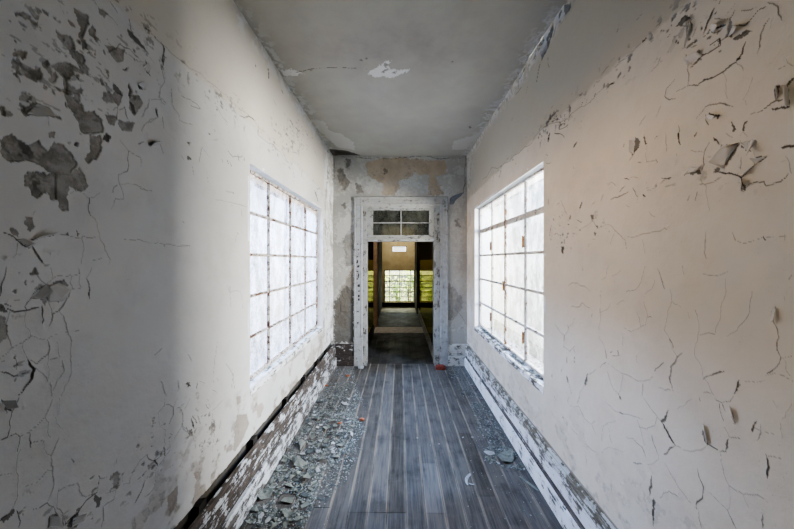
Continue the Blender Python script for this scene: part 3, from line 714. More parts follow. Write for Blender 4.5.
for k, pts, l in (
    (1, [(105, 458), (148, 415), (180, 430), (188, 464), (140, 468)], .03),
    (2, [(130, 432), (215, 410), (205, 398), (140, 420)], .022),
    (2, [(600, 58), (640, 50), (636, 36), (605, 42)], .016),
    (1, [(570, 265), (595, 295), (590, 270), (575, 250)], .02),
    (1, [(550, 335), (580, 362), (570, 340), (555, 325)], .018),
    (3, [(185, 80), (125, 140), (150, 140), (185, 110)], .022),
    (3, [(200, 85), (195, 150), (240, 150), (270, 100), (230, 75)], .014),
    (4, [(5, 20), (30, 52), (45, 45), (25, 15)], .025),
    (4, [(200, 478), (195, 528), (225, 528), (225, 485)], .02),
    (4, [(290, 490), (285, 528), (318, 500), (330, 465)], .02),
    (2, [(65, 432), (115, 465), (120, 445), (80, 425)], .018),
):
    wall_flake(wall_left, -1, LO, k, pts, l, M_FLAKE_L)

# ------------------------------------------------------------------ far wall with the doorway
def px_far(pts, off, k):
    return [((x/k+off[0]-CX)/60.9, EYE+(CY-(y/k+off[1]))/60.9) for (x, y) in pts]
DO = (-.615, .655, 0.0, 2.62)     # hole in the far wall
a = np.unique(np.round(np.concatenate([np.arange(-1.14, 1.145, .0065), DO[:2]]), 5))
b = np.unique(np.round(np.concatenate([np.arange(0, HC+.03, .0065), DO[2:]]), 5))
f = Field(a, b, 41, .022)
F1 = (325, 145)
for w, pts in (('tan', [(215,95),(300,70),(420,68),(520,75),(640,85),(640,150),(580,160),(630,260),(550,270),(545,200),(560,160),(470,150),(440,175),(390,190),(400,230),(370,265),(300,265),(310,210),(260,180),(225,160)]),
               ('bare', [(60,130),(90,120),(105,160),(140,200),(100,245),(75,200)]), ('bare', [(155,200),(190,215),(205,255),(170,255)]),
               ('bare', [(105,75),(140,75),(130,130),(110,110)]), ('bare', [(85,310),(105,300),(115,330),(95,330)]),
               ('core', [(315,120),(325,125),(322,150),(314,148)]),
               ('bare', [(685,395),(710,390),(715,440),(695,430)])):
    f.poly(px_far(pts, F1, 5.293), w, 1.2, .85 if w != 'core' else .6, .004)
for w, pts in (('tan', [(335,312),(338,295),(345,280),(354,266),(354,300),(350,306),(345,330),(337,325)]),
               ('bare', [(343,240),(354,230),(354,262),(347,268)]), ('bare', [(334,300),(345,285),(349,275),(354,268),(354,343),(334,343)]), ('core', [(334,302),(343,290),(348,286),(354,290),(354,343),(334,343)]),
               ('bare', [(447,283),(450,284),(464,298),(461,309),(455,318),(447,321)]),
               ('pale', [(336,222),(350,212),(354,222),(346,236),(337,246)])):
    f.poly(px_far(pts, (0, 0), 1), w, 1.4, .62 if w == 'core' else .7, .003)
n1 = fbm(f.A*5, f.B*5, 71, 4); n2 = fbm(f.A*26, f.B*26, 72, 4)
mot = sstep(.50, .56, n1*.55+n2*.45)
f.pale = np.maximum(f.pale, mot*.45*(1-f.bare)*(1-f.tan))
f.bare = np.maximum(f.bare, sstep(.62, .66, n2)*.45*sstep(.5, .6, n1))
f.h += (n1-.5)*.006 + mot*.002
f.crack(px_far([(40,60),(160,62),(300,70),(420,68),(600,75),(745,65)], F1, 5.293), .003)
f.crack(px_far([(745,60),(742,200),(735,330)], F1, 5.293), .004)
f.crack(px_far([(40,60),(45,200),(40,400)], F1, 5.293), .003)
for i in range(14):
    x = random.uniform(-1.05, 1.05); z = random.uniform(.5, 2.6)
    if -.8 < x < .82: continue
    f.crack([(x, z), (x+random.uniform(-.1, .1), z+random.uniform(.05, .2)), (x+random.uniform(-.1, .1), z+.3)], .0018)
soften_edges(f, [DO], .02)
ca = (a[1:]+a[:-1])/2; cb = (b[1:]+b[:-1])/2
keep = ~(((ca > DO[0]) & (ca < DO[1]))[:, None] & ((cb > DO[2]) & (cb < DO[3]))[None, :])
wall_far = grid_mesh('wall_far', f, lambda A, B, H: np.stack([A, YE-H, B], axis=-1), keep, M_WF, 1)
tag(wall_far, 'end wall around the doorway, mottled peeling plaster in grey and tan', 'wall', kind='structure')
# blue-grey scrap of old paint left on the right of the door head
mb = [px_far([p], F1, 5.293)[0] for p in ((660,285),(675,270),(690,265),(715,255),(735,250),(722,268),(700,285),(690,295),(680,315),(662,315))]
M_SLATE = mat_plain('slate_blue_paint', srgb(112, 118, 130), srgb(94, 99, 110), 30)
V = [(x, YE-.006, z) for x, z in mb]
mesh_obj('old_paint_scrap', V, [list(range(len(V)))], M_SLATE, wall_far)

# ------------------------------------------------------------------ ceiling
def px_ceil(pts, off, k):
    out = []
    for (x, y) in pts:
        X = x/k+off[0]; Y = y/k+off[1]
        yy = (HC-EYE)*F/(CY-Y)
        out.append(((X-CX)*yy/F, yy))
    return out
a = np.arange(-1.15, 1.155, .0065)
b = np.concatenate([np.arange(YB, 1.7, .06), np.arange(1.7, YE+.04, .0075)])
f = Field(a, b, 77, .012)
C1 = (290, 20)
for w, pts in (('pale', [(310,205),(330,195),(350,185),(375,165),(395,160),(385,180),(430,200),(470,193),(460,210),(400,228),(330,225)]),
               ('pale', [(-38,200),(-10,196),(0,195),(50,210),(20,220),(-30,217)]),
               ('pale', [(85,395),(130,400),(160,440),(200,450),(250,480),(260,515),(190,505),(150,470),(120,440)]),
               ('pale', [(650,480),(740,455),(770,420),(794,400),(760,500),(690,514),(640,514)])):
    f.poly(px_ceil(pts, C1, 3.97), w, 1.6, .8 if pts[0][1] < 300 else .30, -.003)
for pts in ([(375,170),(390,180),(385,190),(372,185)], [(405,205),(425,203),(420,212),(408,212)], [(275,160),(290,158),(285,166)], [(300,150),(310,152),(306,158)], [(710,420),(720,425),(715,433)], [(70,195),(95,198),(85,203)], [(360,205),(400,190),(395,196),(372,212)], [(640,160),(650,160),(648,166)]):
    f.poly(px_ceil(pts, C1, 3.97), 'core', 1.0, .6, .004)
f.poly(px_ceil([(330,149),(346,150.5),(356,154),(363,156.3),(331,157)], (0, 0), 1), 'core', .8, .9, .012)
f.poly(px_ceil([(334,151.5),(346,152.5),(352,154.5),(345,154.8),(336,154)], (0, 0), 1), 'bare', .8, .9, .012)
n1 = fbm(f.A*2.2, f.B*2.2, 81, 4); n2 = fbm(f.A*22, f.B*22, 82, 4)
c0 = px_ceil([(400, 150)], C1, 3.97)[0]
st = np.exp(-((f.A-c0[0])/.62)**2-((f.B-c0[1]+.12)/.32)**2)
f.tan = np.maximum(f.tan, np.clip(st*(.35+.9*n1), 0, .6))
st2 = np.exp(-((f.A+.45)/.35)**2-((f.B-2.75)/.2)**2)
f.tan = np.maximum(f.tan, st2*.25)
edge = sstep(.16, .02, 1.1-np.abs(f.A)+.12*(n1-.5))
pe = edge*sstep(.48, .54, n2)*sstep(1.6, 2.4, f.B)
f.pale = np.maximum(f.pale, pe*.45)
f.bare = np.maximum(f.bare, edge*sstep(.60, .64, n2)*(f.A > 0)*.5)
f.h += (n1-.5)*.012 + n2*.0012 + .002*pe
f.crack(px_ceil([(0,205),(100,192),(250,190),(310,196)], C1, 3.97), .0018, .4)
ceiling = grid_mesh('ceiling', f, lambda A, B, H: np.stack([A, B, HC-H], axis=-1), np.ones((len(a)-1, len(b)-1), bool), M_CE, -1)
tag(ceiling, 'plain grey-white ceiling with a water stain and one flaked white patch', 'ceiling', kind='structure')
# ------------------------------------------------------------------ floor
JY = 7.12
def floor_boards(name, x_lo, x_hi, y_lo, y_hi, mat, label, special=()):
    r = random.Random(5); V = []; Fc = []; tone = []
    k0 = math.floor((x_lo+.09)/.133); k1 = math.ceil((x_hi+.09)/.133)
    def board(xa, xb, ya, yb, tn):
        b = len(V); g = .0016; e = .0022; sg = max(1, int((yb-ya)/.35)); dz = r.uniform(-.0012, .0012)
        prof = [(xa+g, -.012), (xa+g, -e), (xa+g+e, 0), ((xa+xb)/2, .0008*r.uniform(-1, 1)), (xb-g-e, 0), (xb-g, -e), (xb-g, -.012)]
        for s in range(sg+1):
            y = ya+.001+(yb-ya-.002)*s/sg
            for (x, z) in prof: V.append((x, y, z+dz+r.uniform(-.0004, .0004)))
        n = len(prof)
        for s in range(sg):
            for i in range(n-1):
                Fc.append([b+s*n+i, b+s*n+i+1, b+(s+1)*n+i+1, b+(s+1)*n+i])
        Fc.append([b+i for i in range(n)]); Fc.append([b+sg*n+i for i in range(n)])
        tone.extend([tn]*(len(V)-b))
    for k in range(k0, k1):
        xa = -.09+k*.133; xb = xa+.133
        y = y_lo; cuts = sorted(special.get(k, ())) if special else []
        fixed = [c[0] for c in cuts]; tns = {c[0]: c[1] for c in cuts}
        cur = None
        ys = [y_lo] + fixed + [y_hi]
        for i in range(len(ys)-1):
            ya, yb = ys[i], ys[i+1]
            while yb-ya > 3.4:
                c = ya+r.uniform(1.4, 2.6)
                board(xa, xb, ya, c, tns.get(ya, min(1, max(0, r.gauss(.5, .17))))); ya = c
            board(xa, xb, ya, yb, tns.get(ya, min(1, max(0, r.gauss(.5, .17)))))
    # dark subfloor under the gaps
    b = len(V)
    V.extend([(x_lo, y_lo, -.011), (x_hi, y_lo, -.011), (x_hi, y_hi, -.011), (x_lo, y_hi, -.011)]); tone.extend([0]*4)
    Fc.append([b, b+1, b+2, b+3])
    o = mesh_obj(name, V, Fc, mat)
    at = o.data.attributes.new('tone', 'FLOAT', 'POINT'); at.data.foreach_set('value', np.array(tone, dtype=np.float32))
    return tag(o, label, 'floor', kind='structure')
# (Y of a board end, tone of the board that starts there), keyed by board index
SPECIAL = {-2: [(2.06, .25)], 0: [(2.055, .12)], -1: [(2.06, .6)], 2: [(2.053, .95), (2.56, .55)], 1: [(2.9, .55)], 3: [(1.7, .4)], 5: [(2.2, .10), (3.0, .4)], -3: [(1.8, .22)], -4: [(2.1, .3)]}
floor = floor_boards('floor', -1.13, 1.13, YB, YE+.09, M_FLOOR, 'worn grey floorboards running the length of the corridor to the doorway', SPECIAL)

tag(floor_boards('floor_hall_near', -.70, .66, YE+.092, JY, M_HFLOOR2, ''), 'dark grimy floorboards just beyond the doorway')  # boards coloured dark for the unlit hall
# ------------------------------------------------------------------ baseboards
def baseboard(name, label, cat='baseboard'):
    o = empty(name); return tag(o, label, cat, kind='structure')
def run(name, prof, axis, a0, a1, mat, parent, seg, jit):
    return MB().prism(prof, axis, a0, a1, seg, jit).build(name, mat, parent)
bl = baseboard('baseboard_left', 'tall two-board left baseboard, white paint mostly flaked off, leaning away from the wall')
X = -1.10
run('upper_board', [(X+.022, .172), (X+.046, .172), (X+.046, .30), (X+.040, .335), (X+.036, .355), (X+.018, .362), (X+.016, .2)], 'y', YB, YE-.02, M_BBL, bl, 60, .0012)
run('groove_strip', [(X+.022, .150), (X+.038, .150), (X+.036, .18), (X+.022, .18)], 'y', YB, YE-.03, M_DARK, bl, 8, .0005)
run('plinth_board', [(X+.03, .0), (X+.064, .0), (X+.064, .135), (X+.056, .152), (X+.03, .156)], 'y', YB, YE-.03, M_BBL2, bl, 60, .0012)
# rough wall studs glimpsed in the gap behind the board
for y in (1.05, 1.65, 2.25, 2.9, 3.45, 4.0, 4.5):
    MB().box(X-.03, X+.015, y-.03, y+.03, .05, .40, .003).build('nailing_block', M_DARK, bl)
br = baseboard('baseboard_right', 'tall two-board right baseboard with white paint and a grey worn groove')
X = 1.10
run('groove_strip', [(X, .135), (X-.034, .135), (X-.026, .19), (X, .19)], 'y', YB, YE-.03, M_GROOVE, br, 20, .0006)
run('cap_moulding', [(X, .285), (X-.030, .285), (X-.034, .297), (X-.024, .306), (X-.030, .322), (X-.016, .334), (X-.018, .35), (X-.008, .362), (X, .364)], 'y', YB, YE-.02, M_BBCAP, br, 60, .0007)
run('upper_board', [(X, .18), (X-.028, .18), (X-.028, .284), (X-.020, .286), (X, .286)], 'y', YB, YE-.02, M_BBR, br, 60, .001)
run('plinth_board', [(X, 0), (X-.048, 0), (X-.048, .128), (X-.044, .138), (X-.030, .141), (X, .142)], 'y', YB, YE-.03, M_BBR2, br, 60, .001)
for nm, x0, x1, m1, lab in (('baseboard_far_left', -1.09, -.752, M_BBF, 'short dark baseboard between the left corner and the door casing'),
                            ('baseboard_far_right', .785, 1.09, M_BBF2, 'short pale baseboard between the right door casing and the corner')):
    bb = baseboard(nm, lab)
    Y = YE
    run('upper_board', [(Y, .17), (Y-.022, .17), (Y-.022, .33), (Y-.015, .35), (Y, .358)], 'x', x0, x1, m1, bb, 8, .001)
    run('plinth_board', [(Y, 0), (Y-.034, 0), (Y-.034, .15), (Y-.028, .163), (Y, .165)], 'x', x0, x1, m1, bb, 8, .001)

# ------------------------------------------------------------------ windows
def window(name, label, side, op, vbars, hbars, steel, sill_m, glass, bar=.017, special=None):
    Y0, Y1, z0, z1 = op
    w = tag(empty(name, (0, 0, 0)), label, 'window', kind='structure')
    xi = HW; xo = HW+REC
    S = lambda a, b: (min(side*a, side*b), max(side*a, side*b))
    # plastered reveal: head and two cheeks
    T = .03
    m = MB()
    x0, x1 = S(xi+.001, xo+.14)
    m.box(x0, x1, Y0-.02, Y1+.02, z1, z1+T); m.box(x0, x1, Y0-T, Y0, z0-.02, z1); m.box(x0, x1, Y1, Y1+T, z0-.02, z1)
    m.build('reveal', M_WHITE, w)
    # sloping sill with a worn edge
    pr = [(side*(xi-.004), z0-.05), (side*(xi-.004), z0-.006), (side*(xi+.004), z0), (side*(xo+.02), z0+.012), (side*(xo+.02), z0-.05)]
    MB().prism(pr, 'y', Y0, Y1, 40, .0015).build('sill', sill_m, w)
    pr = [(side*(xo+.02), z0-.08), (side*(xo+.02), z0-.006), (side*(xo+.22), z0-.04), (side*(xo+.22), z0-.08)]
    MB().prism(pr, 'y', Y0-.05, Y1+.05, 10, .001).build('outer_ledge', M_SILLOUT, w)
    # frame
    fx0, fx1 = S(xo-.012, xo+.022); fw = .02
    m = MB(); zb = hbars[-1]; zt = z1
    m.box(fx0, fx1, Y0, Y1, zt-fw, zt); m.box(fx0, fx1, Y0, Y1, zb-fw*.7, zb+fw*.5); m.box(fx0, fx1, Y0, Y0+fw, zb, zt); m.box(fx0, fx1, Y1-fw, Y1, zb, zt)
    m.build('frame', steel, w, .002)
    bx0, bx1 = S(xo-.006, xo+.016); gx0, gx1 = S(xo-.012, xo+.006)
    for y in vbars:
        hw = bar/2; mm = steel
        if special and y in special.get('wide', {}): hw, mm = special['wide'][y]
        m = MB(); m.box(bx0, bx1, y-hw, y+hw, zb, zt); m.box(gx0, gx1, y-hw*.45, y+hw*.45, zb, zt)
        m.build('vertical_glazing_bar', mm, w, .0015)
    for z in hbars[:-1]:
        m = MB()
        if special and z in special.get('double', ()):
            m.box(bx0, bx1, Y0, Y1, z+.012, z+.028); m.box(bx0, bx1, Y0, Y1, z-.028, z-.010); m.box(*S(xo-.004, xo+.012), Y0, Y1, z-.020, z+.022)
        else:
            m.box(bx0, bx1, Y0, Y1, z-bar/2, z+bar/2); m.box(gx0, gx1, Y0, Y1, z-bar*.22, z+bar*.22)
        m.build('horizontal_glazing_bar', steel, w, .0015)
    gx = side*(xo+.008)
    mesh_obj('glass', [(gx, Y0, zb), (gx, Y1, zb), (gx, Y1, zt), (gx, Y0, zt)], [[0, 1, 2, 3]], glass, w)
    for (y, z) in (special or {}).get('hinge', ()):
        m = MB(); a0, a1 = S(xo-.024, xo-.004); m.box(a0, a1, y-.011, y+.011, z-.052, z+.052); m.box(*S(xo-.03, xo-.018), y-.004, y+.004, z-.058, z+.058)
        m.build('hinge', M_HINGE, w, .003)
    return w
M_SILLOUT = mat_plain('outer_ledge_plaster', (.26, .27, .28), (.07, .072, .075), 30)
w1 = window('window_1', 'left steel window of twenty cloudy panes with rusty flaking bars', -1, WL, [2.703, 3.232, 3.742], [2.108, 1.776, 1.447, 1.122, .805], M_STEEL_L, M_SILL_L, M_GLASS_L, .021)
w2 = window('window_2', 'right steel window of twenty clear panes with grey bars and rusty hinges', 1, WR, [2.830, 3.373, 3.852], [2.149, 1.798, 1.455, 1.104, .775], M_STEEL_R, M_SILL_R, M_GLASS_R, .024,
    {'wide': {3.373: (.015, M_STEEL_RB), 2.830: (.014, M_STEEL_R)}, 'double': (2.149,), 'hinge': ((3.865, 1.91), (2.845, 1.905), (3.385, 1.44), (3.865, 1.0), (2.845, .995))})

# ------------------------------------------------------------------ doorway
d = tag(empty('door_1'), 'white flaking door casing and open doorway with a four-pane transom', 'doorway', kind='structure')
yw = YE
def casing_prof(u0, u1, flip):
    """cross-section of a moulded casing from outer edge u0 to inner edge u1, as (u, depth)"""
    L = u1-u0
    return [(u0, 0), (u0, .030), (u0+L*.12, .034), (u0+L*.18, .026), (u0+L*.72, .024), (u0+L*.8, .030), (u0+L*.95, .027), (u1, .022), (u1, 0)]
for x0, x1 in ((-.752, -.612), (.785, .657)):
    pr = [(u, yw-dp) for u, dp in casing_prof(x0, x1, 1)]
    MB().prism(pr, 'z', .46, 2.77, 40, .0008).build('casing', M_CASE, d)
    xa, xb = sorted((x0, x1))
    MB().prism([(xa-.004, yw), (xa-.004, yw-.034), (xa+.006, yw-.04), (xb-.004, yw-.036), (xb+.002, yw-.03), (xb+.002, yw)], 'z', 0, .455, 10, .0015).build('plinth_block', M_CASE, d)
pr = [(yw-dp, u) for u, dp in casing_prof(2.772, 2.619, 1)]
MB().prism(pr, 'x', -.754, .787, 30, .0008).build('head_casing', M_CASEH, d)
# jamb linings with stops
for x0, x1, s in ((-.612, -.545, 1), (.657, .56, -1)):
    m = MB(); a0, a1 = sorted((x0-.02*s, x1))
    m.box(a0, a1, yw-.006, yw+.05, 0, 2.62, .0008)
    xs = sorted((x1, x1-.035*s)); m.box(xs[0], xs[1], yw+.05, yw+.17, 0, 2.62, .0008)
    m.build('jamb', M_JAMB, d, .002)
MB().box(-.63, .675, yw-.004, yw+.15, 2.585, 2.64).build('head_jamb', M_CASEH, d, .003)
# transom light
tr = empty('transom_light', (0, 0, 0), d)
zt0, zt1 = 2.035, 2.59
gz0, gz1 = 2.142, 2.546; gx0, gx1 = -.443, .476
m = MB()
m.box(-.548, .562, yw+.0, yw+.05, gz1, zt1); m.box(-.548, gx0, yw+.0, yw+.05, gz0, gz1); m.box(gx1, .562, yw+.0, yw+.05, gz0, gz1)
m.box(-.548, .562, yw+.0, yw+.05, gz0-.05, gz0)
m.build('sash', M_TRANS, tr, .004)
MB().prism([(yw-.012, zt0), (yw-.022, zt0+.02), (yw-.012, zt0+.055), (yw+.09, zt0+.06), (yw+.09, zt0)], 'x', -.56, .575, 20, .001).build('transom_bar', M_TRANS, tr)
MB().box(.006, .026, yw+.006, yw+.036, gz0, gz1).build('muntin', M_TRANS, tr, .003)
MB().box(gx0, gx1, yw+.008, yw+.034, 2.334, 2.354).build('muntin', M_TRANS, tr, .003)
mesh_obj('glass', [(gx0, yw+.022, gz0), (gx1, yw+.022, gz0), (gx1, yw+.022, gz1), (gx0, yw+.022, gz1)], [[0, 1, 2, 3]], M_GLASS_T, tr)
# rusty nail scars down the left casing
rs = random.Random(3); m = MB()
for (px, py, h) in ((357.6, 261, 3.2), (358.2, 266, 3), (357.4, 271.5, 1.2), (358.4, 275, 4), (357.2, 279, 1.5), (358.6, 285, 3), (359, 291, 1.4), (358.6, 298, 4.5), (358, 312, 1.2), (358, 323, 1.2), (357.5, 257, 1), (358.3, 250, 1), (358, 244, 1)):
    x = (px-CX)/61.2; z = EYE+(CY-py)/61.2; hh = h/61.2/2; w = rs.uniform(.016, .028)
    for q in range(3):
        ox = rs.uniform(-.007, .007); oz = rs.uniform(-hh, hh)
        m.box(x-w*.5+ox, x+w*.5+ox, yw-.030, yw-.020, z+oz-hh*.5, z+oz+hh*.5, .003)
m.build('nail_scar', M_DARK, d)

# ------------------------------------------------------------------ hall beyond the doorway
def mat_gloss_wall(name, c1, c2, c3, dado=1.735):
    t = NT(name); P = t.pos(); z = t.sep(P)[2]
    k = t.rng(z, dado-.004, dado+.004, 0, 1)
    n = t.noise(P, 6, 5, .6)
    lo = t.mix(t.rng(n, .35, .65), c1, c2)
    col = t.mix(k, lo, c3)
    # board joints of the panelled dado
    y = t.sep(P)[1]; fr = t.math('FRACT', t.math('MULTIPLY', y, 2.2)); j = t.rng(fr, .0, .035, 1, 0)
    lw = t.node('ShaderNodeLayerWeight'); lw.inputs['Blend'].default_value = .5
    rough = t.math('MAXIMUM', t.rng(k, 0, 1, .07, .8), t.math('MULTIPLY', j, .6))
    nb = t.bump(n, .04, .01)
    b = t.node('ShaderNodeBsdfDiffuse'); t.put(b.inputs['Color'], col); t.put(b.inputs['Normal'], nb)
    g = t.node('ShaderNodeBsdfGlossy'); t.put(g.inputs['Color'], (.60, .56, .24)); t.put(g.inputs['Roughness'], rough); t.put(g.inputs['Normal'], nb)
    fac = t.math('MULTIPLY', t.math('MULTIPLY', t.math('POWER', lw.outputs['Facing'], 3.0), .52), t.math('SUBTRACT', 1.0, t.math('MULTIPLY', k, .9)))
    m = t.node('ShaderNodeMixShader'); t.put(m.inputs[0], fac); t.l.new(b.outputs[0], m.inputs[1]); t.l.new(g.outputs[0], m.inputs[2])
    return t.done(m.outputs[0])
M_HALL = mat_gloss_wall('hall_varnished_wall', srgb(46, 41, 27), srgb(36, 32, 21), srgb(84, 68, 50))
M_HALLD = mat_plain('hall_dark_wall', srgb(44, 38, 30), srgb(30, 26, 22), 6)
M_HEND = mat_plain('hall_end_plaster', srgb(196, 174, 128), srgb(180, 156, 110), 4)
M_HTRIM = mat_plain('hall_trim', srgb(178, 150, 122), srgb(150, 126, 102), 8)
M_HBASE = mat_plain('hall_base_paint', srgb(150, 150, 140), srgb(110, 108, 98), 10)
HL, HR = -.632, .59; YH = 11.05; ZH = 2.95
def slab(name, x0, x1, y0, y1, z0, z1, mat, label, cat='wall'):
    return tag(MB().box(x0, x1, y0, y1, z0, z1).build(name, mat), label, cat, kind='structure')
slab('wall_hall_left', HL-.06, HL, YE+.17, 7.12, 0, ZH, M_HALL, 'dark varnished left wall of the hall just beyond the doorway')
slab('wall_hall_right', HR, HR+.06, YE+.17, 9.55, 0, ZH, M_HALL, 'varnished right wall of the hall reflecting the far window')
slab('wall_hall_left_end', -.72, -.655, 7.86, YH, 0, ZH, M_HALLD, 'left wall of the last stretch of hall, deep in shadow')  # dark by its material
slab('wall_hall_right_end', .54, .60, 9.6, YH, 0, ZH, M_HALLD, 'dark right wall strip beside the far hall window')  # dark slab stands for an opening without light
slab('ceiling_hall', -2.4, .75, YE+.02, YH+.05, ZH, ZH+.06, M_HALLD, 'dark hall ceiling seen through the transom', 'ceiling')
# side room on the left, its added fill lights the hall floor
slab('wall_side_back', -2.4, -2.34, 6.2, 8.8, 0, ZH, M_HEND, 'back wall of the side room off the hall')
slab('wall_side_front', -2.4, HL-.06, 6.2, 6.26, 0, ZH, M_HEND, 'front wall of the side room off the hall')
slab('wall_side_rear', -2.4, -.70, 8.74, 8.8, 0, ZH, M_HEND, 'rear wall of the side room off the hall')
slab('floor_side', -2.4, HL, 6.2, 8.8, -.02, -.003, M_HFLOOR, 'floor of the side room off the hall', 'floor')
t_ = tag(empty('door_2'), 'tan door casing on the left of the hall beyond the doorway', 'door casing', kind='structure')
MB().prism([(HL-.06, 7.74), (HL+.045, 7.74), (HL+.050, 7.76), (HL+.050, 7.86), (HL-.06, 7.86)], 'z', 0, 2.4, 4).build('casing', M_HTRIM, t_, .004)
MB().box(HL-.06, HL+.05, 7.12, 7.86, 2.4, ZH).build('head', M_HTRIM, t_, .004)
# hall floor
def quad_slab(name, x0, x1, y0, y1, z1, mat, label):
    return tag(MB().box(x0, x1, y0, y1, -.04, z1).build(name, mat, None, .002), label, 'floor', kind='structure')
quad_slab('floor_hall', -.72, .62, 7.74, YH, .0, M_HFLOOR, 'brown hall floor leading to the far window')
quad_slab('floor_threshold', HL, HR, JY, 7.74, .002, mat_plain('threshold_wood', srgb(172, 166, 156), srgb(150, 144, 134), 10), 'pale strip of worn hall floor lit from the side')  # pale colour stands for light falling from the side opening
# skirting along the hall
hb = tag(empty('baseboard_hall_right'), 'pale skirting along the right side of the hall', 'baseboard', kind='structure')
MB().box(HR-.022, HR, YE+.2, 9.55, 0, .20).build('board', M_HBASE, hb, .006)
hb = tag(empty('baseboard_hall_left'), 'dark skirting along the left side of the hall', 'baseboard', kind='structure')
MB().box(HL, HL+.02, YE+.2, 7.1, 0, .20).build('board', M_HALLD, hb, .006)
# end wall with low window and a vent light over it
WE = (-.578, .534, .185, 1.364); VE = (-.295, .24, 2.027, 2.248)
m = MB()
m.box(-.72, WE[0], YH, YH+.12, 0, ZH); m.box(WE[1], .62, YH, YH+.12, 0, ZH); m.box(WE[0], WE[1], YH, YH+.12, 0, WE[2])
m.box(WE[0], WE[1], YH, YH+.12, WE[3], VE[2]); m.box(WE[0], VE[0], YH, YH+.12, VE[2], VE[3]); m.box(VE[1], WE[1], YH, YH+.12, VE[2], VE[3]); m.box(WE[0], WE[1], YH, YH+.12, VE[3], ZH)
tag(m.build('wall_hall_end', M_HEND), 'tan end wall of the hall above the bright window', 'wall', kind='structure')
w3 = tag(empty('window_3'), 'bright gridded window at the very end of the hall with greenery outside', 'window', kind='structure')
M_FARBAR = mat_plain('far_window_bar', srgb(96, 92, 66), srgb(70, 66, 46), 30)
m = MB(); a0, a1, z0, z1 = WE; yb0, yb1 = YH+.03, YH+.06
m.box(a0, a1, yb0, yb1, z1-.03, z1); m.box(a0, a1, yb0, yb1, z0, z0+.03); m.box(a0, a0+.03, yb0, yb1, z0, z1); m.box(a1-.03, a1, yb0, yb1, z0, z1)
m.build('frame', M_FARBAR, w3, .004)
for px in (389.5, 399.6, 410.6):
    x = (px-CX)/27.15; MB().box(x-.012, x+.012, yb0, yb1, z0, z1).build('vertical_bar', M_FARBAR, w3, .003)
for py, h in ((275.6, .012), (281.2, .02), (287.4, .012), (292, .016), (297, .010)):
    z = EYE+(CY-py)/27.15; MB().box(a0, a1, yb0, yb1, z-h, z+h).build('horizontal_bar', M_FARBAR, w3, .003)
mesh_obj('glass', [(a0, YH+.05, z0), (a1, YH+.05, z0), (a1, YH+.05, z1), (a0, YH+.05, z1)], [[0, 1, 2, 3]], mat_glass('far_glass', (.97, 1, .88), (.85, .9, .7), .02, .12), w3)
MB().box(-.65, .535, YH-.10, YH, .02, WE[2]).build('sill', M_HALLD, w3, .006)
w4 = tag(empty('window_4'), 'small bright vent light high on the end wall of the hall', 'vent window', kind='structure')
a0, a1, z0, z1 = VE; m = MB()
m.box(a0, a1, yb0, yb1, z1-.025, z1); m.box(a0, a1, yb0, yb1, z0, z0+.02); m.box(a0, a0+.02, yb0, yb1, z0, z1); m.box(a1-.02, a1, yb0, yb1, z0, z1)
m.build('frame', M_FARBAR, w4, .003)
m = MB(); cx = (a0+a1)/2; cz = (z0+z1)/2
m.box(cx-.21, cx+.21, yb0, yb1, cz-.010, cz+.010); m.box(cx-.21, cx+.21, yb0, yb1, cz+.045, cz+.06); m.box(cx-.21, cx+.21, yb0, yb1, cz-.06, cz-.047)
m.build('grille', M_FARBAR, w4)

# ------------------------------------------------------------------ back of the corridor (behind the camera)
slab('wall_back', -1.2, 1.2, YB-.06, YB, 0, HC, M_BACK, 'plain plaster wall closing the near end of the corridor')

# ------------------------------------------------------------------ outdoors
M_GROUND = mat_plain('yard_ground', srgb(150, 150, 135), srgb(120, 124, 104), 1.5)
g = MB(); g.box(-30, 30, -20, 45, -.62, -.5); tag(g.build('ground', M_GROUND), 'pale overgrown yard outside the corridor windows', 'ground', kind='structure')
M_EXT = mat_plain('neighbour_plaster', (.86, .87, .89), (.78, .80, .83), 2.2)
M_EXTD = mat_plain('neighbour_patch', (.70, .70, .70), (.62, .62, .62), 3)
exl = tag(empty('garden_shed'), 'pale plastered outbuilding behind the cloudy left window', 'building')  # added so the left panes look evenly white
MB().box(-8, -4.2, 4.6, 18, -.5, 4.6).build('wall', M_EXT, exl)
MB().box(-8.1, -4.1, 4.5, 18.1, 4.6, 4.72).build('eave', M_EXT, exl)
ex = tag(empty('neighbour_building'), 'white plastered building seen through the right window', 'building')
MB().box(3.6, 7.0, 4.8, 17, -.5, 3.75).build('wall', M_EXT, ex)
MB().box(3.48, 7.1, 4.7, 17.1, 3.75, 3.87).build('eave', M_EXT, ex)
for y, z, w_, h_ in ((6.6, 2.9, .5, .5), (7.9, 1.2, .7, .3), (9.2, 2.5, 1.0, .35), (6.1, .5, .35, .25)):
    P = []
    for i in range(9):
        th = 2*math.pi*i/9; rr = random.uniform(.6, 1)
        P.append((3.594, y+w_*rr*math.cos(th), z+h_*rr*math.sin(th)))
    mesh_obj('bare_patch', P, [list(range(9))], M_EXTD, ex)

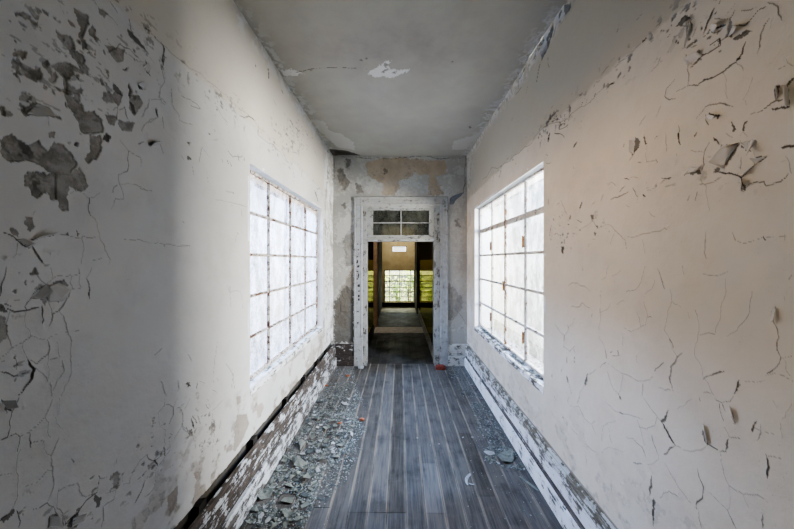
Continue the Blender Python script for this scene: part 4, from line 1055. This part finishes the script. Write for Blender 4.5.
# greenery beyond the hall's end window
def leaf_mat(name, c1, c2):
    t = NT(name); P = t.pos(); n = t.noise(P, 5, 3, .6)
    col = t.mix(t.rng(n, .35, .65), c1, c2)
    df = t.node('ShaderNodeBsdfDiffuse'); t.put(df.inputs[0], col); tl = t.node('ShaderNodeBsdfTranslucent'); t.put(tl.inputs[0], col)
    m = t.node('ShaderNodeMixShader'); t.put(m.inputs[0], .55); t.l.new(df.outputs[0], m.inputs[1]); t.l.new(tl.outputs[0], m.inputs[2])
    return t.done(m.outputs[0])
M_LEAF = leaf_mat('leaf_light', (.66, .74, .30), (.78, .82, .44)); M_LEAFD = leaf_mat('leaf_dark', (.10, .20, .05), (.2, .32, .08)); M_STEM = mat_plain('stem', srgb(80, 70, 50), srgb(60, 52, 40), 20)
def bush(x, y, w_, h_, n, mat, label, seed, base=-.5):
    r = random.Random(seed); o = tag(empty('bush', (x, y, base)), label, 'bush', 'bushes beyond the hall window')
    V = []; Fc = []
    for i in range(n):
        th = r.uniform(0, 6.28); rr = math.sqrt(r.random())*w_; zz = h_*r.random()**.8; k = (1-(zz/h_-.45)**2*1.6)
        c = Vector((rr*k*math.cos(th), rr*k*math.sin(th)*.7, zz))
        u = Vector((r.uniform(-1, 1), r.uniform(-1, 1), r.uniform(-1, 1))).normalized(); v = u.cross(Vector((r.uniform(-1, 1), r.uniform(-1, 1), r.uniform(-1, 1)))).normalized()
        L = r.uniform(.04, .10); b = len(V)
        V += [c-u*L, c+v*L*.4, c+u*L, c-v*L*.4]; Fc.append([b, b+1, b+2, b+3])
    mesh_obj('foliage', V, Fc, mat, o)
    m = MB()
    for i in range(7):
        ax = r.uniform(-.3, .3)*w_; ay = r.uniform(-.2, .2)*w_
        m.prism([(ax+.012*math.cos(q), ay+.012*math.sin(q)) for q in (0, 1.57, 3.14, 4.71)], 'z', 0, h_*r.uniform(.5, .9), 6, .012)
    m.build('stem', M_STEM, o)
for i, (x, y, w_, h_, n, mt, lab) in enumerate(((-.9, 14.2, .9, 1.9, 380, M_LEAF, 'light green bush outside the hall window on its left'), (.75, 14.6, 1.0, 2.0, 420, M_LEAF, 'light green bush outside the hall window on its right'),
        (-.15, 12.9, .22, 1.15, 80, M_LEAFD, 'dark small bush in front at the middle of the hall window'), (.1, 17.5, 2.2, 1.9, 650, M_LEAF, 'wide pale bush farthest beyond the hall window'), (.38, 12.2, .2, 1.7, 60, M_LEAFD, 'thin dark sapling right of the middle of the hall window'))):
    bush(x, y, w_, h_, n, mt, lab, 100+i)
# ------------------------------------------------------------------ debris on the floor
def chip_mat(name, c1, c2):
    t = NT(name); P = t.pos(); n = t.noise(P, 38, 4, .65)
    oi = t.node('ShaderNodeObjectInfo').outputs['Random']
    col = t.mix(t.rng(n, .35, .65), c1, c2)
    col = t.mix(t.rng(oi, 0, 1, .0, .45, False), col, tuple(c*.45 for c in c1))
    return t.done(t.bsdf(col, .8, t.bump(n, .2, .003), .2))
M_CH = {'grey-green': chip_mat('chip_grey_green', (.215, .235, .215), (.145, .162, .15)),
        'slate': chip_mat('chip_slate', (.10, .118, .122), (.065, .078, .08)),
        'white': chip_mat('chip_white', (.42, .445, .47), (.31, .33, .345)),
        'orange': mat_plain('brick_orange', srgb(176, 112, 84), srgb(130, 78, 58), 60),
        'red': mat_plain('brick_red', srgb(132, 66, 52), srgb(96, 46, 38), 60)}
rc = random.Random(19)
def chip_mesh(name, mat, lobes, elong, curl):
    pts = []
    n = lobes
    for i in range(n):
        th = 2*math.pi*(i+rc.uniform(-.38, .38))/n; r = rc.uniform(.45, 1.0)
        pts.append(Vector((r*math.cos(th)*elong, r*math.sin(th)/elong, 0)))
    V = []; Fc = []; RG = 3
    zf = lambda p: curl*(p.x*p.x)+.12*curl*p.y
    th_ = .045
    for lay in (0, 1):
        V.append(Vector((0, 0, lay*th_)))
        for r in range(1, RG+1):
            for p in pts:
                q = p*(r/RG); V.append(Vector((q.x, q.y, zf(q)+lay*th_)))
    N = 1+RG*n
    for lay in (0, 1):
        o = lay*N
        for i in range(n):
            j = (i+1) % n; t = [o, o+1+i, o+1+j]; Fc.append(t if lay else t[::-1])
            for r in range(RG-1):
                q = [o+1+r*n+i, o+1+(r+1)*n+i, o+1+(r+1)*n+j, o+1+r*n+j]; Fc.append(q if lay else q[::-1])
    for i in range(n):
        j = (i+1) % n; e = 1+(RG-1)*n
        Fc.append([e+i, e+j, N+e+j, N+e+i])
    me = bpy.data.meshes.new(name); me.from_pydata([tuple(v) for v in V], [], Fc); me.materials.append(mat); me.update()
    return me
PROTO = {c: [chip_mesh('paint_chip', M_CH[c], rc.choice((4, 5, 5, 6, 7)), rc.uniform(1.0, 1.6), rc.choice((.04, .1, .2, .32)) * rc.choice((-1, 1))) for k in range(7)] for c in ('grey-green', 'slate', 'white')}

def lay(o, x, y, s, base, tilt):
    """rest object o (unit mesh scaled s) at x, y with its lowest point on base"""
    e = (rc.uniform(-tilt, tilt), rc.uniform(-tilt, tilt), rc.uniform(0, 6.283))
    M = Matrix.LocRotScale(None, __import__('mathutils').Euler(e), Vector((s, s, s)))
    zm = min((M @ v.co).z for v in o.data.vertices)
    o.location = (x, y, base-zm); o.rotation_euler = e; o.scale = (s, s, s)

def floor_px(x, y):
    Y = EYE*F/(y-CY); return ((x-CX)*Y/F, Y)
def in_poly(x, y, P):
    c = False; n = len(P)
    for i in range(n):
        x1, y1 = P[i]; x2, y2 = P[(i+1) % n]
        if (y1 > y) != (y2 > y) and x < (x2-x1)*(y-y1)/(y2-y1)+x1: c = not c
    return c
COLW = {'grey-green': 'grey-green', 'slate': 'dark slate', 'white': 'white'}
# zones: picture outline on the floor, number, colour weights, size range, pile height, where
ZONES = [
    ([(236, 529), (248, 505), (283, 455), (318, 470), (312, 500), (300, 529)], 70, (6, 2, 2), (.022, .056), .018, 'in the thick litter along the left baseboard nearest the camera'),
    ([(283, 455), (304, 412), (352, 415), (362, 430), (345, 455), (322, 472)], 80, (5, 2, 3), (.018, .048), .018, 'in the litter heap below the left window'),
    ([(304, 412), (320, 385), (352, 382), (360, 400), (352, 415)], 44, (4, 2, 3), (.014, .034), .010, 'in the litter between the left window and the far corner'),
    ([(330, 376), (336, 369), (352, 369), (354, 380)], 10, (2, 2, 3), (.012, .028), .004, 'on the floor in the far left corner'),
    ([(487, 448), (512, 447), (528, 462), (536, 470), (518, 470), (488, 462)], 30, (7, 1, 3), (.016, .046), .010, 'in the small heap beside the right baseboard'),
    ([(472, 405), (488, 402), (508, 440), (490, 445), (478, 428)], 30, (4, 1, 5), (.011, .030), .006, 'along the right baseboard below the window'),
    ([(446, 368), (464, 368), (484, 398), (462, 396)], 30, (3, 1, 5), (.010, .026), .004, 'on the floor near the far right corner'),
    ([(320, 470), (350, 440), (360, 450), (345, 480), (322, 510)], 10, (1, 1, 6), (.010, .018), .001, 'scattered on bare boards right of the left litter'),
]
def rnd_in(P):
    xs = [p[0] for p in P]; ys = [p[1] for p in P]
    while True:
        # uniform over the real floor area
        W = [floor_px(*p) for p in P]
        X = rc.uniform(min(w[0] for w in W), max(w[0] for w in W)); Y = rc.uniform(min(w[1] for w in W), max(w[1] for w in W))
        if in_poly(X, Y, W) and -1.02 < X < 1.03: return X, Y
PLACED = []
# singled-out pieces
def solid_chunk(name, mat, x, y, sx, sy, sz, label, cat, rot=0):
    bm = bmesh.new(); bmesh.ops.create_icosphere(bm, subdivisions=3, radius=1)
    sd = rc.uniform(0, 50)
    for v in bm.verts:
        n = mnoise.noise(v.co*1.7+Vector((sd, 0, 0)))*.35+mnoise.noise(v.co*4.1+Vector((sd, 3, 0)))*.16
        c = v.co*(1+n); v.co = Vector((max(-.82, min(.82, c.x)), max(-.82, min(.82, c.y)), max(-.7, min(.7, c.z))))
        v.co = Vector((v.co.x*sx, v.co.y*sy, v.co.z*sz))
    zm = min(v.co.z for v in bm.verts)
    for v in bm.verts: v.co.z -= zm
    me = bpy.data.meshes.new(name); bm.to_mesh(me); bm.free(); me.materials.append(mat)
    o = bpy.data.objects.new(name, me); COL.objects.link(o); o.location = (x, y, .001); o.rotation_euler = (0, 0, rot)
    PLACED.append((x, y, max(sx, sy)))
    return tag(o, label, cat)
x, y = floor_px(440.5, 369.5); solid_chunk('brick_fragment', M_CH['red'], x, y, .095, .045, .05, 'red brick fragment against the foot of the right door casing', 'brick fragment', .05)
for (px, py, s, lab) in ((347.6, 376.5, .034, 'orange brick crumb nearest the left door casing'), (326.5, 386, .024, 'orange brick crumb closest to the left baseboard near the far corner'),
                         (361.8, 420.5, .032, 'bright orange brick crumb lying on the bare boards right of the litter'), (339.5, 424, .023, 'small orange brick crumb inside the litter below the left window')):
    x, y = floor_px(px, py); solid_chunk('brick_crumb', M_CH['orange'], x, y, s, s*.6, s*.5, lab, 'brick crumb', rc.uniform(-.5, .5))
x, y = floor_px(361, 368.5); solid_chunk('plaster_lump', M_CH['white'], x, y, .055, .03, .03, 'pale plaster lump at the foot of the left door casing', 'plaster lump')
def unique_chip(px, py, s, c, lab, tilt=.08, k=0):
    x, y = floor_px(px, py); o = bpy.data.objects.new('paint_chip', PROTO[c][k]); COL.objects.link(o); lay(o, x, y, s, .001, tilt); PLACED.append((x, y, s)); return tag(o, lab, 'paint chip')
unique_chip(345, 404, .060, 'white', 'large pale shard at the right edge of the litter below the left window', k=1)
unique_chip(507, 459, .105, 'grey-green', 'largest grey-green sheet of paint in the heap beside the right baseboard', .03, 2)
unique_chip(488, 453, .055, 'white', 'pale paint piece at the left tip of the right-hand heap', .06, 3)
unique_chip(417, 438, .012, 'white', 'tiny white fleck alone in the middle of the floorboards', k=4)
unique_chip(439, 444, .013, 'white', 'tiny white fleck alone just right of the middle of the floor', k=5)
unique_chip(463, 438, .018, 'white', 'left one of two white flecks on the boards before the right heap', .5, 0)
unique_chip(472.5, 437.5, .016, 'white', 'right one of two white flecks on the boards before the right heap', .5, 5)
unique_chip(265, 497, .075, 'grey-green', 'broad grey-green paint flake near the bottom of the left litter', .15, 4)
unique_chip(286, 501, .080, 'grey-green', 'pointed grey-green paint flake at the right of the near left litter', .2, 5)
unique_chip(297, 463, .080, 'grey-green', 'large tilted grey-green flake in the middle of the left litter', .25, 6)
unique_chip(301, 446, .075, 'grey-green', 'large rounded grey-green flake in the upper left litter', .2, 1)
for P, n, wt, (s0, s1), pile, where in ZONES:
    for k in range(n):
        c = rc.choices(('grey-green', 'slate', 'white'), wt)[0]
        s = rc.uniform(s0, s1)*(.7 if c == 'white' else 1)
        for tr_ in range(60):
            x, y = rnd_in(P)
            if all((x-a)**2+(y-b)**2 > (.92*(s+q))**2 for a, b, q in PLACED): break
            if tr_ % 10 == 9: s *= .9
        PLACED.append((x, y, s))
        o = bpy.data.objects.new('paint_chip', rc.choice(PROTO[c])); COL.objects.link(o)
        up = rc.random()**2*pile
        lay(o, x, y, s, .001+up, .12+up*18)
        lab = COLW[c]+' paint chip lying '+where
        tag(o, lab, 'paint chip', COLW[c]+' chips '+where)
# curled white strip alone on the boards
def strip(name, px0, px1, w, mat, label, cat, curl=.0, z=.002):
    A = Vector((*floor_px(*px0), 0)); B = Vector((*floor_px(*px1), 0)); u = (B-A).normalized(); n = Vector((-u.y, u.x, 0)); V = []; Fc = []; K = 14
    L = (B-A).length
    for lay_ in (0, 1):
        for i in range(K+1):
            t = i/K; c = A+(B-A)*t+n*.18*L*curl*math.sin(t*3.1)
            zz = z+abs(curl)*.05*(t-.3)**2*4*L + lay_*.003
            ww = w*(.55+.45*math.sin(math.pi*min(1, max(0, t*.9+.06))))
            V += [tuple(c+n*ww+Vector((0, 0, zz+abs(curl)*.004))), tuple(c-n*ww+Vector((0, 0, zz)))]
    for i in range(K):
        a = 2*i; b = 2*(K+1)+2*i
        Fc += [[a, a+1, a+3, a+2], [b, b+2, b+3, b+1], [a, a+2, b+2, b], [a+1, b+1, b+3, a+3]]
    Fc += [[0, 2*(K+1), 2*(K+1)+1, 1], [2*K, 2*K+1, 4*K+3, 4*K+2]]
    return tag(mesh_obj(name, V, Fc, mat, None, False), label, cat)
strip('paint_strip', (467.5, 486), (470.5, 476), .011, M_CH['white'], 'curled white paint strip alone on the dark boards left of the right-hand heap', 'paint strip', 1.0)
strip('paint_strip', (474.5, 485), (468.5, 484), .007, M_CH['white'], 'smaller white paint sliver touching the curled strip on the boards', 'paint strip', .6)
strip('wood_lath', (519.5, 477), (538.5, 491.5), .012, M_CH['grey-green'], 'thin grey lath lying between the right-hand heap and the baseboard', 'lath', .0, .004)
# chips lying on the window sills
for k in range(26):
    y = rc.choice((rc.uniform(2.45, 2.95), rc.uniform(3.0, 3.7), rc.uniform(3.8, 4.35))); c = rc.choices(('slate', 'grey-green'), (2, 1))[0]
    o = bpy.data.objects.new('paint_chip', rc.choice(PROTO[c])); COL.objects.link(o)
    xx = rc.uniform(1.125, 1.165); lay(o, xx, y, rc.uniform(.014, .032), WR[2]+.012*(xx-1.104)/.101+.001, .25)
    tag(o, 'dark crumb of plaster on the inside sill of the right window', 'plaster crumb', 'crumbs on the right inner sill')
for k in range(30):
    y = rc.uniform(2.35, 4.3); xx = rc.uniform(1.225, 1.36); c = rc.choices(('slate', 'grey-green', 'white'), (3, 2, 1))[0]
    o = bpy.data.objects.new('paint_chip', rc.choice(PROTO[c])); COL.objects.link(o)
    lay(o, xx, y, rc.uniform(.02, .05), WR[2]-.006-.034*(xx-1.205)/.2+.001, .3)
    tag(o, 'crumb of plaster on the outer ledge behind the right window glass', 'plaster crumb', 'crumbs on the right outer ledge')
# uncountable fine litter
V = []; Fc = []; fm = []
BIG = [p for p in PLACED if p[2] > .03]
def speck(x, y, s, m, zb=.001):
    if any((x-a)**2+(y-b)**2 < ((.9 if q > .06 else .75)*q)**2 for a, b, q in BIG): return
    b = len(V); th = rc.uniform(0, 6.28); k = rc.choice((3, 4, 4, 5)); tz = rc.uniform(0, .5)*s; tb = rc.uniform(0, 6.28)
    for i in range(k):
        q = th+6.283*i/k; r_ = s*rc.uniform(.6, 1)
        V.append((x+r_*math.cos(q), y+r_*math.sin(q), zb+.0015+max(0, tz*math.cos(q-tb))))
    V.append((x, y, zb+.003+s*.08))
    for i in range(k): Fc.append([b+i, b+(i+1) % k, b+k]); fm.append(m)
for P, n, wt, sz, pile, where in ZONES:
    cx = sum(p[0] for p in P)/len(P); cy = sum(p[1] for p in P)/len(P)
    Pg = [(cx+(p[0]-cx)*1.14, cy+(p[1]-cy)*1.08) for p in P]
    for k in range(n*(62 if P[0][0] < 331 else 34)):
        x, y = rnd_in(Pg); m = rc.choices((0, 1, 2), (4, 4, 3))[0]
        speck(x, y, rc.uniform(.003, .017)*rc.uniform(.5, 1) if m < 2 else rc.uniform(.002, .009), m)
for k in range(900):
    x = rc.choice((-1, 1))*(1.02-abs(rc.gauss(0, .28))); y = rc.uniform(1.7, 4.85)
    if abs(x) < 1.0: speck(x, y, rc.uniform(.002, .006), rc.choice((0, 1, 2, 2)))
o = mesh_obj('litter', V, Fc, None, None, False, [M_CH['grey-green'], M_CH['slate'], M_CH['white']], fm)
tag(o, 'fine crumbs of paint and plaster scattered along both baseboards', 'litter', kind='stuff')

# ------------------------------------------------------------------ sky, lamps, camera
wd = bpy.data.worlds.new('sky'); SC.world = wd; wd.use_nodes = True
nt = wd.node_tree; nt.nodes.clear()
wo = nt.nodes.new('ShaderNodeOutputWorld'); bg = nt.nodes.new('ShaderNodeBackground')
tc = nt.nodes.new('ShaderNodeTexCoord'); sx = nt.nodes.new('ShaderNodeSeparateXYZ'); cr = nt.nodes.new('ShaderNodeValToRGB')
nt.links.new(tc.outputs['Generated'], sx.inputs[0]); nt.links.new(sx.outputs[2], cr.inputs[0])
e = cr.color_ramp.elements
e[0].position = 0; e[0].color = (1, .985, .95, 1); e[1].position = .8; e[1].color = (.42, .60, 1, 1)
nt.links.new(cr.outputs[0], bg.inputs[0]); bg.inputs[1].default_value = SKY
nt.links.new(bg.outputs[0], wo.inputs[0])

def area(name, loc, target, sx_, sy_, power, color):
    L = bpy.data.lights.new(name, 'AREA'); L.shape = 'RECTANGLE'; L.size = sx_; L.size_y = sy_; L.energy = power; L.color = color
    L.spread = math.radians(70) if name == 'warm_glow_behind' else math.pi
    o = bpy.data.objects.new(name, L); COL.objects.link(o); o.location = loc
    o.rotation_euler = (Vector(target)-Vector(loc)).to_track_quat('-Z', 'Y').to_euler()
    return o
for nm, loc, tg, a_, b_, pw, c in LAMPS: area(nm, loc, tg, a_, b_, pw, c)

cam = bpy.data.cameras.new('camera'); co = bpy.data.objects.new('camera', cam); COL.objects.link(co)
co.location = (0, 0, EYE); co.rotation_euler = (math.pi/2, 0, 0)
cam.sensor_width = 36; cam.lens = F*36/794; cam.shift_x = -3/794; cam.shift_y = -4.5/794; cam.clip_start = .02
SC.camera = co
SC.view_settings.view_transform = VIEW[0]; SC.view_settings.look = VIEW[1]; SC.view_settings.exposure = VIEW[2]
try: SC.cycles.use_denoising = True
except Exception: pass
SC.cycles.max_bounces = 14; SC.cycles.diffuse_bounces = 10; SC.cycles.transparent_max_bounces = 12
SC.cycles.sample_clamp_indirect = 6
